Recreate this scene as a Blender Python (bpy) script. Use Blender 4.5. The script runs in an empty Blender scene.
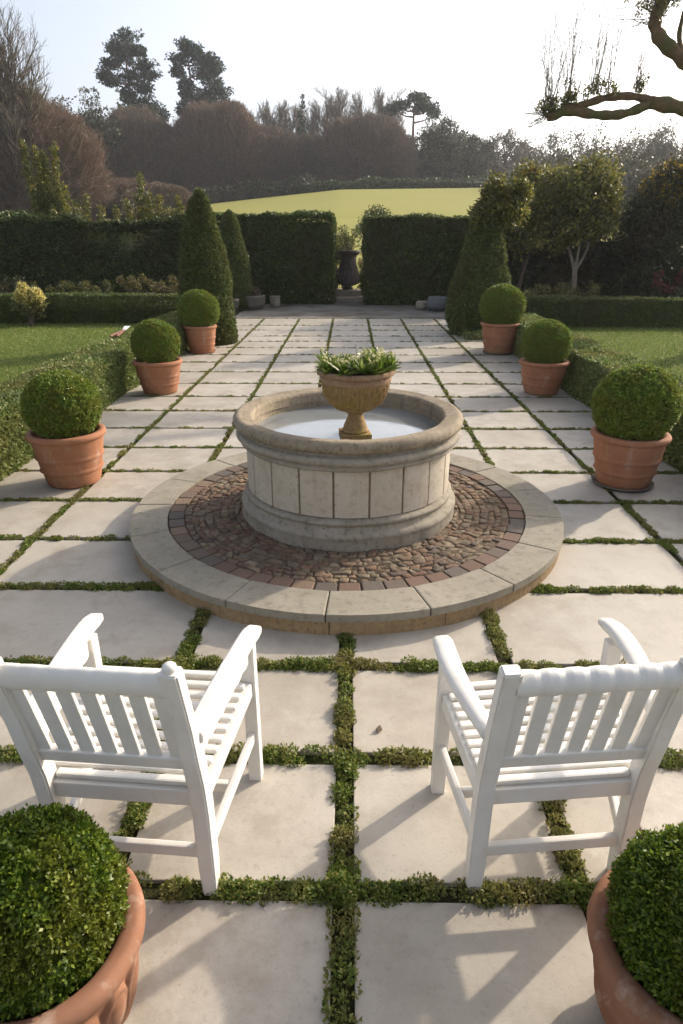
import bpy, bmesh, math, random
import numpy as np
from mathutils import Vector, Matrix
R = math.radians
PI = math.pi
scene = bpy.context.scene
col = scene.collection
rng = np.random.default_rng(11)
random.seed(5)

# ------------------------------------------------------------------ materials
class NT:
    def __init__(s, name):
        s.m = bpy.data.materials.new(name); s.m.use_nodes = True
        s.t = s.m.node_tree; s.n = s.t.nodes
        s.b = s.n['Principled BSDF']; s.o = s.n['Material Output']
        tc = s.n.new('ShaderNodeTexCoord'); s.obj = tc.outputs['Object']
    def link(s, a, b): s.t.links.new(a, b)
    def noise(s, scale, detail=4, rough=.55, vec=None, stretch=None):
        n = s.n.new('ShaderNodeTexNoise'); n.inputs['Scale'].default_value = scale
        n.inputs['Detail'].default_value = detail; n.inputs['Roughness'].default_value = rough
        v = vec or s.obj
        if stretch:
            mp = s.n.new('ShaderNodeMapping'); mp.inputs['Scale'].default_value = stretch
            s.link(v, mp.inputs['Vector']); v = mp.outputs['Vector']
        s.link(v, n.inputs['Vector']); return n.outputs['Fac']
    def ramp(s, fac, stops):
        r = s.n.new('ShaderNodeValToRGB'); e = r.color_ramp.elements
        while len(e) > 1: e.remove(e[0])
        e[0].position = stops[0][0]; e[0].color = (*stops[0][1], 1)
        for p, c in stops[1:]:
            k = e.new(p); k.color = (*c, 1)
        s.link(fac, r.inputs['Fac']); return r.outputs['Color']
    def mix(s, fac, a, b, mode='MIX'):
        x = s.n.new('ShaderNodeMix'); x.data_type = 'RGBA'; x.blend_type = mode
        for v, i in ((fac, 0), (a, 6), (b, 7)):
            if isinstance(v, (int, float)): x.inputs[i].default_value = v
            elif isinstance(v, tuple): x.inputs[i].default_value = (*v, 1)
            else: s.link(v, x.inputs[i])
        return x.outputs[2]
    def island(s):
        g = s.n.new('ShaderNodeNewGeometry'); return g.outputs['Random Per Island']
    def objrand(s):
        g = s.n.new('ShaderNodeObjectInfo'); return g.outputs['Random']
    def bump(s, h, strength=.3, dist=.01, prev=None):
        b = s.n.new('ShaderNodeBump'); b.inputs['Strength'].default_value = strength
        b.inputs['Distance'].default_value = dist; s.link(h, b.inputs['Height'])
        if prev: s.link(prev, b.inputs['Normal'])
        s.link(b.outputs['Normal'], s.b.inputs['Normal']); return b.outputs['Normal']
    def base(s, c, rough=.7, spec=.3):
        if isinstance(c, tuple): s.b.inputs['Base Color'].default_value = (*c, 1)
        else: s.link(c, s.b.inputs['Base Color'])
        s.b.inputs['Roughness'].default_value = rough
        s.b.inputs['Specular IOR Level'].default_value = spec
        return s.m

def blk(lo, hi): return [(lo, (0, 0, 0)), (hi, (1, 1, 1))]

def leaf_mat(name, cols, rough=.5, trans=.3, spec=.35, patch=None, pscale=2.0):
    """cols: list of leaf colours picked per leaf; patch: a second tint in broad natural patches"""
    m = NT(name)
    n = len(cols)
    c = m.ramp(m.island(), [(i / max(1, n - 1), k) for i, k in enumerate(cols)])
    if patch:
        f = m.ramp(m.noise(pscale, 3), blk(.45, .62))
        c = m.mix(f, c, m.mix(.6, c, patch))
    m.base(c, rough, spec)
    tr = m.n.new('ShaderNodeBsdfTranslucent'); m.link(c, tr.inputs['Color'])
    mx = m.n.new('ShaderNodeMixShader'); mx.inputs[0].default_value = trans
    m.link(m.b.outputs[0], mx.inputs[1]); m.link(tr.outputs[0], mx.inputs[2])
    m.link(mx.outputs[0], m.o.inputs['Surface'])
    return m.m

def bark_mat(name, c1, c2, scale=20):
    m = NT(name)
    f = m.noise(scale, 5, .6, stretch=(1, 1, .25))
    m.bump(f, .6, .02)
    return m.base(m.ramp(f, [(.3, c1), (.7, c2)]), .9, .1)

M = {}
# limestone paving
m = NT('limestone')
big = m.noise(.9, 4); mid = m.noise(5, 6, .65); fine = m.noise(90, 4, .7)
c = m.ramp(m.island(), [(0, (0.360, 0.313, 0.255)), (.3, (0.433, 0.388, 0.326)), (.55, (0.386, 0.343, 0.283)), (.8, (0.412, 0.363, 0.298)), (1, (0.458, 0.418, 0.364))])
c = m.mix(m.ramp(mid, blk(.40, .70)), c, (0.309, 0.269, 0.217))
c = m.mix(m.ramp(big, [(.45, (0, 0, 0)), (.72, (.75, .75, .75))]), c, (0.484, 0.443, 0.383))
blot = m.noise(2.3, 7, .72)
c = m.mix(m.ramp(blot, [(.54, (0, 0, 0)), (.66, (.6, .6, .6))]), c, (0.294, 0.249, 0.189))
c = m.mix(m.ramp(m.noise(3.1, 6, .75), [(.58, (0, 0, 0)), (.68, (.5, .5, .5))]), c, (0.515, 0.478, 0.416))
c = m.mix(m.ramp(m.noise(28, 5, .75), [(.58, (0, 0, 0)), (.7, (.5, .5, .5))]), c, (.25, .22, .18))
c = m.mix(m.ramp(fine, [(.60, (0, 0, 0)), (.72, (.65, .65, .65))]), c, (.25, .22, .18))
nb = m.bump(mid, .25, .006); m.bump(fine, .35, .002, nb)
M['slab'] = m.base(c, .6, .45)
# soil
m = NT('soil'); f = m.noise(40, 6, .7); m.bump(f, .8, .02)
M['soil'] = m.base(m.ramp(f, [(.3, (.020, .014, .010)), (.7, (.06, .042, .028))]), .95, .1)
# gravel strip
m = NT('gravel'); f = m.noise(60, 4, .8); g = m.noise(1.2, 4); m.bump(f, .9, .02)
M['gravel'] = m.base(m.mix(m.ramp(g, blk(.4, .65)), m.ramp(f, [(.3, (.15, .14, .125)), (.7, (.33, .31, .28))]), (.14, .12, .09)), .9, .15)
# lawn
def lawn_mat(name, a, b, d):
    m = NT(name); f = m.noise(120, 3, .7); g = m.noise(.8, 5, .6); k = m.noise(9, 4)
    c = m.mix(m.ramp(g, blk(.35, .65)), a, b); c = m.mix(m.ramp(k, blk(.45, .75)), c, d)
    c = m.mix(.35, c, m.ramp(f, [(.3, (.01, .02, .004)), (.7, (.12, .15, .03))]), 'MIX')
    m.bump(f, .9, .03)
    return m.base(c, .85, .15)
M['lawn'] = lawn_mat('lawn', (.12, .175, .03), (.165, .21, .04), (.18, .195, .05))
# field
m = NT('field'); g = m.noise(.06, 5, .6, stretch=(.5, 2.5, 1)); k = m.noise(.9, 5, .7); f = m.noise(14, 3, .8)
c = m.ramp(g, [(.3, (.27, .27, .065)), (.55, (.33, .305, .085)), (.75, (.295, .285, .075))])
c = m.mix(m.ramp(k, [(.45, (0, 0, 0)), (.8, (.6, .6, .6))]), c, (.32, .28, .10))
c = m.mix(m.ramp(f, [(.4, (0, 0, 0)), (.8, (.4, .4, .4))]), c, (.175, .19, .042))
m.bump(f, .6, .05)
M['field'] = m.base(c, .9, .1)
m = NT('rough_grass'); g = m.noise(.2, 5); f = m.noise(8, 4, .7); m.bump(f, .7, .08)
M['rough'] = m.base(m.mix(m.ramp(g, blk(.4, .65)), (.075, .075, .025), m.ramp(f, [(.3, (.035, .045, .012)), (.7, (.10, .09, .04))])), .95, .1)
# moss base in the joints
m = NT('joint_moss'); f = m.noise(70, 4, .7); g = m.noise(3, 4); m.bump(f, 1, .02)
M['moss'] = m.base(m.mix(m.ramp(g, blk(.4, .65)), m.ramp(f, [(.3, (.022, .028, .008)), (.7, (.06, .07, .02))]), (.065, .052, .03)), .95, .1)
# weathered carved stone (fountain rim and mouldings)
def stone_mat(name, a, b, lichen, dark, scale=6, amt=.5, drip=True):
    m = NT(name)
    f = m.noise(scale, 7, .65); fine = m.noise(scale * 14, 5, .75); pit = m.noise(scale * 5, 5, .7)
    c = m.mix(m.ramp(f, blk(.35, .65)), a, b)
    c = m.mix(m.ramp(m.noise(scale * .7, 6, .7), [(.5, (0, 0, 0)), (.68, (amt, amt, amt))]), c, lichen)
    c = m.mix(m.ramp(pit, [(.52, (0, 0, 0)), (.7, (.75, .75, .75))]), c, dark)
    if drip:
        d = m.noise(scale * 2.2, 5, .6, stretch=(1.6, 1.6, .18))
        c = m.mix(m.ramp(d, [(.55, (0, 0, 0)), (.75, (.55, .55, .55))]), c, dark)
    c = m.mix(m.ramp(fine, [(.55, (0, 0, 0)), (.8, (.5, .5, .5))]), c, tuple(x * .55 for x in a))
    nb = m.bump(f, .35, .012); nb = m.bump(pit, .35, .006, nb); m.bump(fine, .4, .003, nb)
    return m.base(c, .88, .18)
M['rim'] = stone_mat('weathered_rim_stone', (.24, .19, .135), (.34, .28, .205), (.25, .21, .13), (.088, .07, .05), 7, .7)
M['mould'] = stone_mat('weathered_moulding_stone', (.27, .235, .185), (.36, .315, .255), (.25, .225, .16), (.115, .098, .075), 6, .55)
M['panel'] = stone_mat('pale_panel_stone', (.47, .40, .315), (.545, .485, .395), (.42, .34, .245), (.33, .27, .195), 5, .45)
M['mortar'] = stone_mat('panel_mortar', (.30, .22, .14), (.36, .27, .18), (.28, .2, .12), (.16, .12, .08), 9, .4)
M['coping'] = stone_mat('coping_sandstone', (.265, .235, .185), (.335, .30, .24), (.25, .235, .17), (.165, .143, .11), 4, .5, False)
M['riser'] = stone_mat('riser_sandstone', (.29, .195, .105), (.37, .26, .145), (.25, .19, .10), (.13, .09, .05), 7, .55)
M['urn'] = stone_mat('mossy_urn_stone', (.25, .155, .07), (.34, .225, .10), (.26, .205, .04), (.085, .055, .026), 10, .85)
M['urnrim'] = stone_mat('urn_rim_stone', (.27, .165, .10), (.34, .225, .14), (.30, .23, .12), (.11, .07, .042), 12, .6)
M['lead'] = stone_mat('dark_lead', (.085, .07, .065), (.12, .10, .09), (.16, .12, .08), (.04, .033, .03), 8, .4)
M['trough'] = stone_mat('dark_stone', (.12, .105, .09), (.17, .15, .125), (.10, .11, .06), (.06, .05, .042), 6, .5)
M['bluepot'] = stone_mat('grey_glazed', (.11, .12, .125), (.16, .17, .17), (.2, .19, .17), (.07, .07, .07), 6, .3)
# cobbles, bricks
m = NT('cobbles'); f = m.noise(45, 6, .7); pit = m.noise(14, 5, .7)
c = m.ramp(m.island(), [(0, (.14, .085, .06)), (.2, (.20, .115, .075)), (.4, (.17, .135, .10)), (.55, (.25, .18, .115)), (.7, (.18, .10, .07)), (.85, (.125, .105, .09)), (1, (.28, .22, .15))])
c = m.mix(m.ramp(pit, [(.42, (0, 0, 0)), (.68, (.75, .75, .75))]), c, (.10, .075, .055))
c = m.mix(m.ramp(m.noise(3.2, 5, .7), [(.5, (0, 0, 0)), (.68, (.5, .5, .5))]), c, (.24, .185, .115))
c = m.mix(m.ramp(m.noise(60, 4, .8), [(.6, (0, 0, 0)), (.7, (.7, .7, .7))]), c, (.30, .25, .18))
nb = m.bump(pit, .9, .02); m.bump(f, .8, .008, nb)
M['cobble'] = m.base(c, .85, .2)
m = NT('edging_brick'); f = m.noise(50, 6, .7); pit = m.noise(16, 5, .7)
c = m.ramp(m.island(), [(0, (.145, .095, .07)), (.3, (.18, .115, .085)), (.6, (.125, .105, .09)), (.8, (.105, .09, .08)), (1, (.22, .15, .105))])
c = m.mix(m.ramp(pit, [(.5, (0, 0, 0)), (.72, (.6, .6, .6))]), c, (.13, .10, .075))
m.bump(f, .6, .006)
M['brick'] = m.base(c, .85, .2)
m = NT('cobble_bed'); f = m.noise(40, 6, .7); m.bump(f, .8, .02)
M['bed'] = m.base(m.ramp(f, [(.3, (.09, .066, .046)), (.7, (.19, .145, .10))]), .95, .1)
# terracotta
def terra(name, a, b, worn=.55):
    m = NT(name); f = m.noise(5, 6, .6); fine = m.noise(70, 5, .7); st = m.noise(9, 6, .7, stretch=(1, 1, .35))
    c = m.mix(m.ramp(f, blk(.35, .7)), a, b)
    c = m.mix(m.ramp(st, [(.55, (0, 0, 0)), (.75, (worn, worn, worn))]), c, (.52, .42, .34))
    c = m.mix(m.ramp(m.noise(22, 5, .75), [(.6, (0, 0, 0)), (.74, (worn, worn, worn))]), c, (.20, .10, .055))
    c = m.mix(.12, c, m.ramp(m.objrand(), [(0, (.45, .2, .1)), (1, (.34, .18, .11))]))
    c = m.mix(m.ramp(m.noise(3.3, 6, .7), [(.54, (0, 0, 0)), (.7, (.55, .55, .55))]), c, (.17, .115, .065))
    nb = m.bump(f, .2, .006); m.bump(fine, .3, .0015, nb)
    return m.base(c, .8, .2)
M['terra'] = terra('terracotta', (.30, .125, .065), (.38, .175, .095))
M['terra_worn'] = terra('weathered_terracotta', (.22, .10, .056), (.31, .155, .095), .8)
# white chair paint
m = NT('white_paint'); f = m.noise(9, 5); g = m.noise(60, 4, .7); w = m.noise(16, 6, .7, stretch=(1, 1, .3))
c = m.mix(m.ramp(f, blk(.4, .7)), (.73, .705, .66), (.67, .64, .59))
c = m.mix(m.ramp(w, [(.55, (0, 0, 0)), (.72, (.6, .6, .6))]), c, (.58, .525, .45))
c = m.mix(m.ramp(g, [(.66, (0, 0, 0)), (.76, (.6, .6, .6))]), c, (.50, .45, .385))
nb = m.bump(w, .2, .002); m.bump(g, .12, .0008, nb)
M['white'] = m.base(c, .42, .4)
# pool water: shallow, milky
m = NT('pool_water'); f = m.noise(2.5, 5, .6); w = m.noise(14, 3, .5)
c = m.ramp(f, [(.35, (.19, .205, .21)), (.7, (.28, .295, .295))])
m.bump(w, .12, .01)
M['water'] = m.base(c, .08, .6)
m.b.inputs['Coat Weight'].default_value = .5; m.b.inputs['Coat Roughness'].default_value = .03
# bark
M['bark'] = bark_mat('garden_bark', (.07, .055, .04), (.16, .125, .09), 14)
M['pale_bark'] = bark_mat('pale_bark', (.16, .13, .10), (.30, .255, .20), 12)
def twig_mat(name, cols):
    m = NT(name); c = m.ramp(m.island(), [(i / (len(cols) - 1), k) for i, k in enumerate(cols)])
    g = m.noise(.25, 4, .6); c = m.mix(m.ramp(g, blk(.42, .62)), c, m.mix(.5, c, (.17, .15, .10)))
    return m.base(c, .9, .1)
M['twig_brown'] = twig_mat('brown_twigs', [(.10, .07, .055), (.19, .135, .105), (.27, .195, .15), (.20, .165, .12)])
M['twig_red'] = twig_mat('red_brown_twigs', [(.13, .08, .06), (.23, .15, .115), (.31, .215, .165), (.22, .17, .12)])
M['twig_grey'] = twig_mat('grey_twigs', [(.10, .078, .06), (.17, .135, .105), (.22, .18, .145), (.16, .14, .10)])
M['pine_bark'] = bark_mat('pine_bark', (.11, .055, .035), (.24, .12, .07), 1.2)
m = NT('pollard_bark'); f = m.noise(14, 6, .7); g = m.noise(3, 5, .6); m.bump(f, .9, .03)
M['pollard_bark'] = m.base(m.mix(m.ramp(g, blk(.4, .62)), m.ramp(f, [(.3, (.12, .075, .048)), (.7, (.25, .16, .095))]), (.11, .115, .045)), .9, .1)
# foliage
M['box'] = leaf_mat('box_leaves', [(0.043, 0.081, 0.006), (0.073, 0.132, 0.011), (0.123, 0.188, 0.018), (0.245, 0.295, 0.032)], .42, .35, patch=(0.160, 0.151, 0.018), pscale=6)
M['box_far'] = leaf_mat('box_leaves_dense', [(0.062, 0.117, 0.015), (0.109, 0.189, 0.021), (0.172, 0.244, 0.031), (0.233, 0.292, 0.046), (0.296, 0.343, 0.054)], .5, .25, patch=(0.207, 0.182, 0.027), pscale=3)
M['hedge_low'] = leaf_mat('low_hedge_leaves', [(0.067, 0.107, 0.026), (0.112, 0.168, 0.037), (0.165, 0.212, 0.056), (0.267, 0.295, 0.101), (0.340, 0.363, 0.132)], .5, .3, patch=(0.222, 0.202, 0.064), pscale=1.6)
M['hedge'] = leaf_mat('clipped_hedge_leaves', [(0.030, 0.054, 0.013), (0.053, 0.088, 0.017), (0.083, 0.122, 0.026), (0.125, 0.153, 0.036), (0.167, 0.191, 0.050)], .5, .25, patch=(0.092, 0.093, 0.029), pscale=1.0)
M['yew'] = leaf_mat('yew_leaves', [(0.018, 0.037, 0.011), (0.033, 0.062, 0.014), (0.054, 0.086, 0.020), (0.091, 0.116, 0.029), (0.136, 0.149, 0.036)], .5, .2, patch=(0.075, 0.075, 0.018), pscale=.8)
M['cone'] = leaf_mat('cone_leaves', [(0.044, 0.075, 0.020), (0.074, 0.113, 0.027), (0.110, 0.151, 0.038), (0.155, 0.180, 0.050), (0.192, 0.202, 0.062)], .5, .25, patch=(0.119, 0.113, 0.035), pscale=1.5)
M['gold'] = leaf_mat('golden_conifer_leaves', [(0.084, 0.103, 0.019), (0.166, 0.177, 0.030), (0.298, 0.261, 0.047), (0.447, 0.354, 0.065)], .5, .35, patch=(0.074, 0.103, 0.023), pscale=1.2)
M['olive'] = leaf_mat('olive_green_leaves', [(0.062, 0.078, 0.024), (0.105, 0.123, 0.039), (0.167, 0.176, 0.059), (0.263, 0.238, 0.088), (.33, .29, .10)], .45, .4, patch=(0.176, 0.150, 0.045), pscale=1.3)
M['olive_dark'] = leaf_mat('tree_leaves', [(0.038, 0.055, 0.014), (0.077, 0.096, 0.024), (0.127, 0.139, 0.035), (0.222, 0.209, 0.049), (0.442, 0.383, 0.085)], .45, .4, patch=(0.127, 0.113, 0.028), pscale=1.3)
M['amber'] = leaf_mat('amber_flowers', [(.50, .28, .02), (.66, .42, .035), (.72, .52, .07), (.34, .24, .03)], .5, .6)
M['lemon'] = leaf_mat('cream_yellow_flowers', [(.60, .48, .12), (.70, .60, .20), (.74, .68, .32), (.48, .42, .10)], .5, .6)
M['darkleaf'] = leaf_mat('dark_shrub_leaves', [(0.018, 0.030, 0.012), (0.033, 0.050, 0.017), (0.053, 0.072, 0.022), (0.090, 0.090, 0.033)], .45, .25, patch=(0.105, 0.060, 0.027), pscale=.9)
M['dry'] = leaf_mat('dry_flower_heads', [(0.112, 0.072, 0.048), (0.160, 0.112, 0.080), (0.208, 0.160, 0.104), (0.080, 0.072, 0.032)], .7, .3)
M['red'] = leaf_mat('red_leaves', [(.16, .02, .03), (.26, .035, .05), (.10, .02, .02), (.32, .07, .08)], .5, .35)
M['pine'] = leaf_mat('pine_needles', [(0.012, 0.031, 0.017), (0.022, 0.048, 0.024), (0.034, 0.066, 0.029), (0.060, 0.084, 0.034)], .6, .15)
M['wood'] = leaf_mat('woodland_leaves', [(0.033, 0.042, 0.021), (0.053, 0.063, 0.027), (0.075, 0.083, 0.036), (0.112, 0.105, 0.053)], .6, .2, patch=(0.098, 0.075, 0.045), pscale=.15)
M['thyme'] = leaf_mat('creeping_thyme_leaves', [(0.064, 0.111, 0.016), (0.118, 0.180, 0.028), (0.181, 0.225, 0.039), (0.321, 0.293, 0.085)], .5, .35, patch=(0.278, 0.215, 0.085), pscale=3.0)
M['succ'] = leaf_mat('urn_plant_leaves', [(0.066, 0.121, 0.013), (0.121, 0.187, 0.024), (0.187, 0.253, 0.044), (0.286, 0.319, 0.110)], .4, .4)
M['cream'] = leaf_mat('cream_flowers', [(.55, .5, .25), (.65, .6, .36), (.48, .46, .18), (.6, .57, .4)], .5, .3)
M['grass'] = leaf_mat('grass_blades', [(0.101, 0.168, 0.027), (0.157, 0.224, 0.040), (0.224, 0.281, 0.062), (0.313, 0.291, 0.101)], .5, .4)
m = NT('red_handle'); f = m.noise(30); M['redpaint'] = m.base(m.mix(f, (.20, .075, .055), (.27, .12, .085)), .5, .4)
m = NT('pale_steel'); f = m.noise(40); M['steel'] = m.base(m.mix(f, (.60, .60, .58), (.72, .72, .70)), .4, .5)
# ------------------------------------------------------------------ object helpers
def mesh_np(name, V, F, mat, parent=None, smooth=False, loc=None):
    V = np.ascontiguousarray(V, dtype=np.float32); F = np.ascontiguousarray(F, dtype=np.int32)
    me = bpy.data.meshes.new(name)
    k = F.shape[1]
    me.vertices.add(len(V)); me.vertices.foreach_set('co', V.ravel())
    me.loops.add(F.size); me.loops.foreach_set('vertex_index', F.ravel())
    me.polygons.add(len(F)); me.polygons.foreach_set('loop_start', np.arange(0, F.size, k, dtype=np.int32))
    if smooth: me.polygons.foreach_set('use_smooth', np.ones(len(F), dtype=bool))
    me.update(calc_edges=True)
    for mt in (mat if isinstance(mat, (list, tuple)) else [mat]): me.materials.append(mt)
    o = bpy.data.objects.new(name, me); col.objects.link(o)
    if parent: o.parent = parent
    if loc is not None: o.location = loc
    return o

def bm_obj(name, bm, mat, parent=None, smooth=False, loc=None):
    me = bpy.data.meshes.new(name); bm.to_mesh(me); bm.free()
    if smooth:
        me.polygons.foreach_set('use_smooth', np.ones(len(me.polygons), dtype=bool)); me.update()
    me.materials.append(mat)
    o = bpy.data.objects.new(name, me); col.objects.link(o)
    if parent: o.parent = parent
    if loc is not None: o.location = loc
    return o

def tag(o, label=None, cat=None, group=None, kind=None):
    if label: o['label'] = label
    if cat: o['category'] = cat
    if group: o['group'] = group
    if kind: o['kind'] = kind
    return o

def thing(name, label, cat, loc=(0, 0, 0), rz=0, group=None):
    o = bpy.data.objects.new(name, None); col.objects.link(o)
    o.empty_display_size = .1; o.location = loc; o.rotation_euler = (0, 0, rz)
    return tag(o, label, cat, group)

def dup(root, loc, rz=0, scale=None, label=None):
    c = root.copy(); col.objects.link(c); c.location = loc; c.rotation_euler = (0, 0, rz)
    if scale is not None: c.scale = scale if isinstance(scale, (tuple, list)) else (scale,) * 3
    if label: c['label'] = label
    for ch in list(root.children):
        d = ch.copy(); col.objects.link(d); d.parent = c
        for g in list(ch.children):
            e = g.copy(); col.objects.link(e); e.parent = d
    return c

# ------------------------------------------------------------------ numpy geometry
def norm(a): return a / np.maximum(np.linalg.norm(a, axis=-1, keepdims=True), 1e-9)
_nr = np.random.default_rng(77)
_nd = norm(_nr.normal(size=(14, 3))); _np = _nr.uniform(0, 6.28, 14); _nf = np.array([1, 1, 1, 1, 1.9, 1.9, 1.9, 1.9, 3.7, 3.7, 3.7, 3.7, 7, 7.])
_na = 1 / _nf ** .9
def wob(P, scale=1.0, seed=0):
    """smooth pseudo noise, about -1..1"""
    Q = P * scale + seed * 3.17
    s = np.zeros(len(P))
    for d, p, f, a in zip(_nd, _np, _nf, _na): s += a * np.sin((Q @ d) * f * 2.2 + p + seed)
    return s / 2.6

def leaf_geo(P, D, N, L, W):
    L = np.broadcast_to(np.asarray(L, float), (len(P),))[:, None]; W = np.broadcast_to(np.asarray(W, float), (len(P),))[:, None]
    D = norm(D); S = norm(np.cross(D, N)); U = np.cross(S, D)
    a = P; b = P + D * L * .45 + S * W * .5 + U * L * .08; c = P + D * L; d = P + D * L * .45 - S * W * .5 + U * L * .08
    V = np.stack([a, b, c, d], 1).reshape(-1, 3)
    F = np.arange(len(V)).reshape(-1, 4)
    return V, F

def leaves(P, N, L, W=None, out=.6, r=rng):
    """leaves at points P with outward normals N"""
    n = len(P); L = L * r.uniform(.65, 1.3, n)
    D = norm(r.normal(size=(n, 3)) + N * out * 1.6)
    N2 = norm(N + r.normal(size=(n, 3)) * .7)
    return leaf_geo(P, D, N2, L, L * .55 if W is None else W)

def join(*parts):
    Vs, Fs, k = [], [], 0
    for V, F in parts:
        Vs.append(V); Fs.append(F + k); k += len(V)
    return np.concatenate(Vs), np.concatenate(Fs)

def prisms(A, B, ra, rb, sides=3):
    """tapered sticks from A to B"""
    n = len(A); T = norm(B - A); ref = np.where(np.abs(T[:, 2:3]) > .9, [[1., 0, 0]], [[0, 0, 1.]])
    X = norm(np.cross(T, ref)); Y = np.cross(T, X)
    th = np.arange(sides) * 2 * PI / sides
    ring = X[:, None] * np.cos(th)[None, :, None] + Y[:, None] * np.sin(th)[None, :, None]
    ra = np.broadcast_to(ra, (n,))[:, None, None]; rb = np.broadcast_to(rb, (n,))[:, None, None]
    V = np.concatenate([A[:, None] + ring * ra, B[:, None] + ring * rb], 1).reshape(-1, 3)
    i = np.arange(sides); j = (i + 1) % sides
    q = np.stack([i, j, j + sides, i + sides], 1)
    F = (np.arange(n) * 2 * sides)[:, None, None] + q[None]
    return V, F.reshape(-1, 4)

def tube(path, radii, sides=10, cap=True):
    path = np.asarray(path, float); n = len(path); radii = np.broadcast_to(radii, (n,))
    T = norm(np.gradient(path, axis=0)); X = None; rings = []
    for i in range(n):
        if X is None:
            ref = np.array([0, 0, 1.]) if abs(T[i, 2]) < .9 else np.array([1., 0, 0])
            X = np.cross(T[i], ref)
        X = X - T[i] * (X @ T[i]); X /= np.linalg.norm(X); Y = np.cross(T[i], X)
        th = np.arange(sides) * 2 * PI / sides
        rings.append(path[i] + radii[i] * (np.cos(th)[:, None] * X + np.sin(th)[:, None] * Y))
    V = np.concatenate(rings); F = []
    for i in range(n - 1):
        for k in range(sides):
            F.append((i * sides + k, i * sides + (k + 1) % sides, (i + 1) * sides + (k + 1) % sides, (i + 1) * sides + k))
    if cap:
        for i in (0, n - 1):
            c = len(V); V = np.vstack([V, path[i]])
            for k in range(sides): F.append((i * sides + k, i * sides + (k + 1) % sides, c, c))
    return V, np.array(F)

def smooth_path(pts, n=8):
    """Catmull-Rom through points"""
    p = np.asarray(pts, float); p = np.vstack([2 * p[0] - p[1], p, 2 * p[-1] - p[-2]]); out = []
    for i in range(1, len(p) - 2):
        for t in np.linspace(0, 1, n, endpoint=False):
            a, b, c, d = p[i - 1], p[i], p[i + 1], p[i + 2]
            out.append(.5 * ((2 * b) + (c - a) * t + (2 * a - 5 * b + 4 * c - d) * t * t + (3 * b - a - 3 * c + d) * t ** 3))
    out.append(p[-2]); return np.array(out)

def lathe(profile, n=96, wobble=0, seed=0, fn=None):
    """profile: (r, z) list; closed at ends if r==0"""
    pr = np.array(profile, float); k = len(pr)
    th = np.arange(n) * 2 * PI / n
    r = np.repeat(pr[:, 0:1], n, 1); z = np.repeat(pr[:, 1:2], n, 1); t = np.repeat(th[None], k, 0)
    V = np.stack([r * np.cos(t), r * np.sin(t), z], -1).reshape(-1, 3)
    if wobble:
        w = wob(V, 5, seed) * wobble + wob(V, 22, seed + 1) * wobble * .4
        s = np.maximum(np.hypot(V[:, 0], V[:, 1]), 1e-6)
        V[:, :2] *= (1 + w / np.maximum(s, .05))[:, None]; V[:, 2] += wob(V, 6, seed + 4) * wobble * .4
    if fn is not None: V = fn(V)
    i = np.arange(k - 1)[:, None] * n; j = np.arange(n)[None]; j2 = (j + 1) % n
    F = np.stack([i + j, i + j2, i + n + j2, i + n + j], -1).reshape(-1, 4)
    return V, F

def fine_profile(pts, step=.02, closed=False):
    out = []
    for a, b in zip(pts[:-1], pts[1:]):
        d = math.dist(a, b); k = max(1, int(math.ceil(d / step)))
        for q in range(k): out.append((a[0] + (b[0] - a[0]) * q / k, a[1] + (b[1] - a[1]) * q / k))
    out.append(pts[-1]); return out

def arc(cx, cz, r, a0, a1, n=8, rz=None):
    rz = rz or r
    return [(cx + r * math.cos(R(a)), cz + rz * math.sin(R(a))) for a in np.linspace(a0, a1, n)]

def add_box(bm, c, s, rot=None, bev=.004, seg=2):
    t = bmesh.ops.create_cube(bm, size=1)
    vs = t['verts']
    bmesh.ops.scale(bm, vec=Vector(s), verts=vs)
    if bev:
        es = list({e for v in vs for e in v.link_edges})
        r = bmesh.ops.bevel(bm, geom=es, offset=bev, segments=seg, affect='EDGES', profile=.6)
        vs = list({v for f in r['faces'] for v in f.verts} | {v for v in vs if v.is_valid})
    mtx = Matrix.Translation(Vector(c))
    if rot is not None: mtx = mtx @ rot.to_4x4()
    bmesh.ops.transform(bm, matrix=mtx, verts=vs)
    return vs

def beam(bm, a, b, w, h, up=(0, 0, 1), bev=.005, ext=0):
    """bar from a to b; w across, h along 'up'"""
    a = Vector(a); b = Vector(b); y = (b - a); L = y.length + 2 * ext; y.normalize()
    up = Vector(up); x = y.cross(up).normalized(); z = x.cross(y)
    rot = Matrix((x, y, z)).transposed()
    return add_box(bm, (a + b) / 2, (w, L, h), rot, bev)

def bend(bm, vs, a, b, axis, amount):
    """bow a bar between a and b"""
    a = Vector(a); b = Vector(b); d = b - a; L2 = d.length_squared; axis = Vector(axis)
    for v in vs:
        t = (v.co - a).dot(d) / L2; v.co += axis * amount * (1 - (2 * t - 1) ** 2)

# ------------------------------------------------------------------ terrain
def crest(x): return np.interp(x, [-80, -40, -19, -1.3, 16, 40, 90], [1.5, 3.2, 5.75, 7.55, 7.6, 7.7, 7.5])
def ground_z(x, y):
    x = np.asarray(x, float); y = np.asarray(y, float)
    s = np.clip((y - 24) / 66, 0, 1) ** 1.1
    z = crest(x) * s
    z = z + np.clip((y - 92) / 60, 0, 3) * .8
    return z - .03
gx = np.unique(np.concatenate([np.linspace(-240, -60, 12), np.linspace(-60, 60, 61), np.linspace(60, 240, 12)]))
gy = np.unique(np.concatenate([np.linspace(-25, 24, 20), np.linspace(24, 100, 60), np.linspace(100, 160, 16), np.linspace(160, 280, 8)]))
X, Y = np.meshgrid(gx, gy); Z = ground_z(X, Y) + (np.where(Y > 26, 1, 0) * wob(np.stack([X, Y, X * 0], -1).reshape(-1, 3), .03).reshape(X.shape) * .12)
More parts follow.
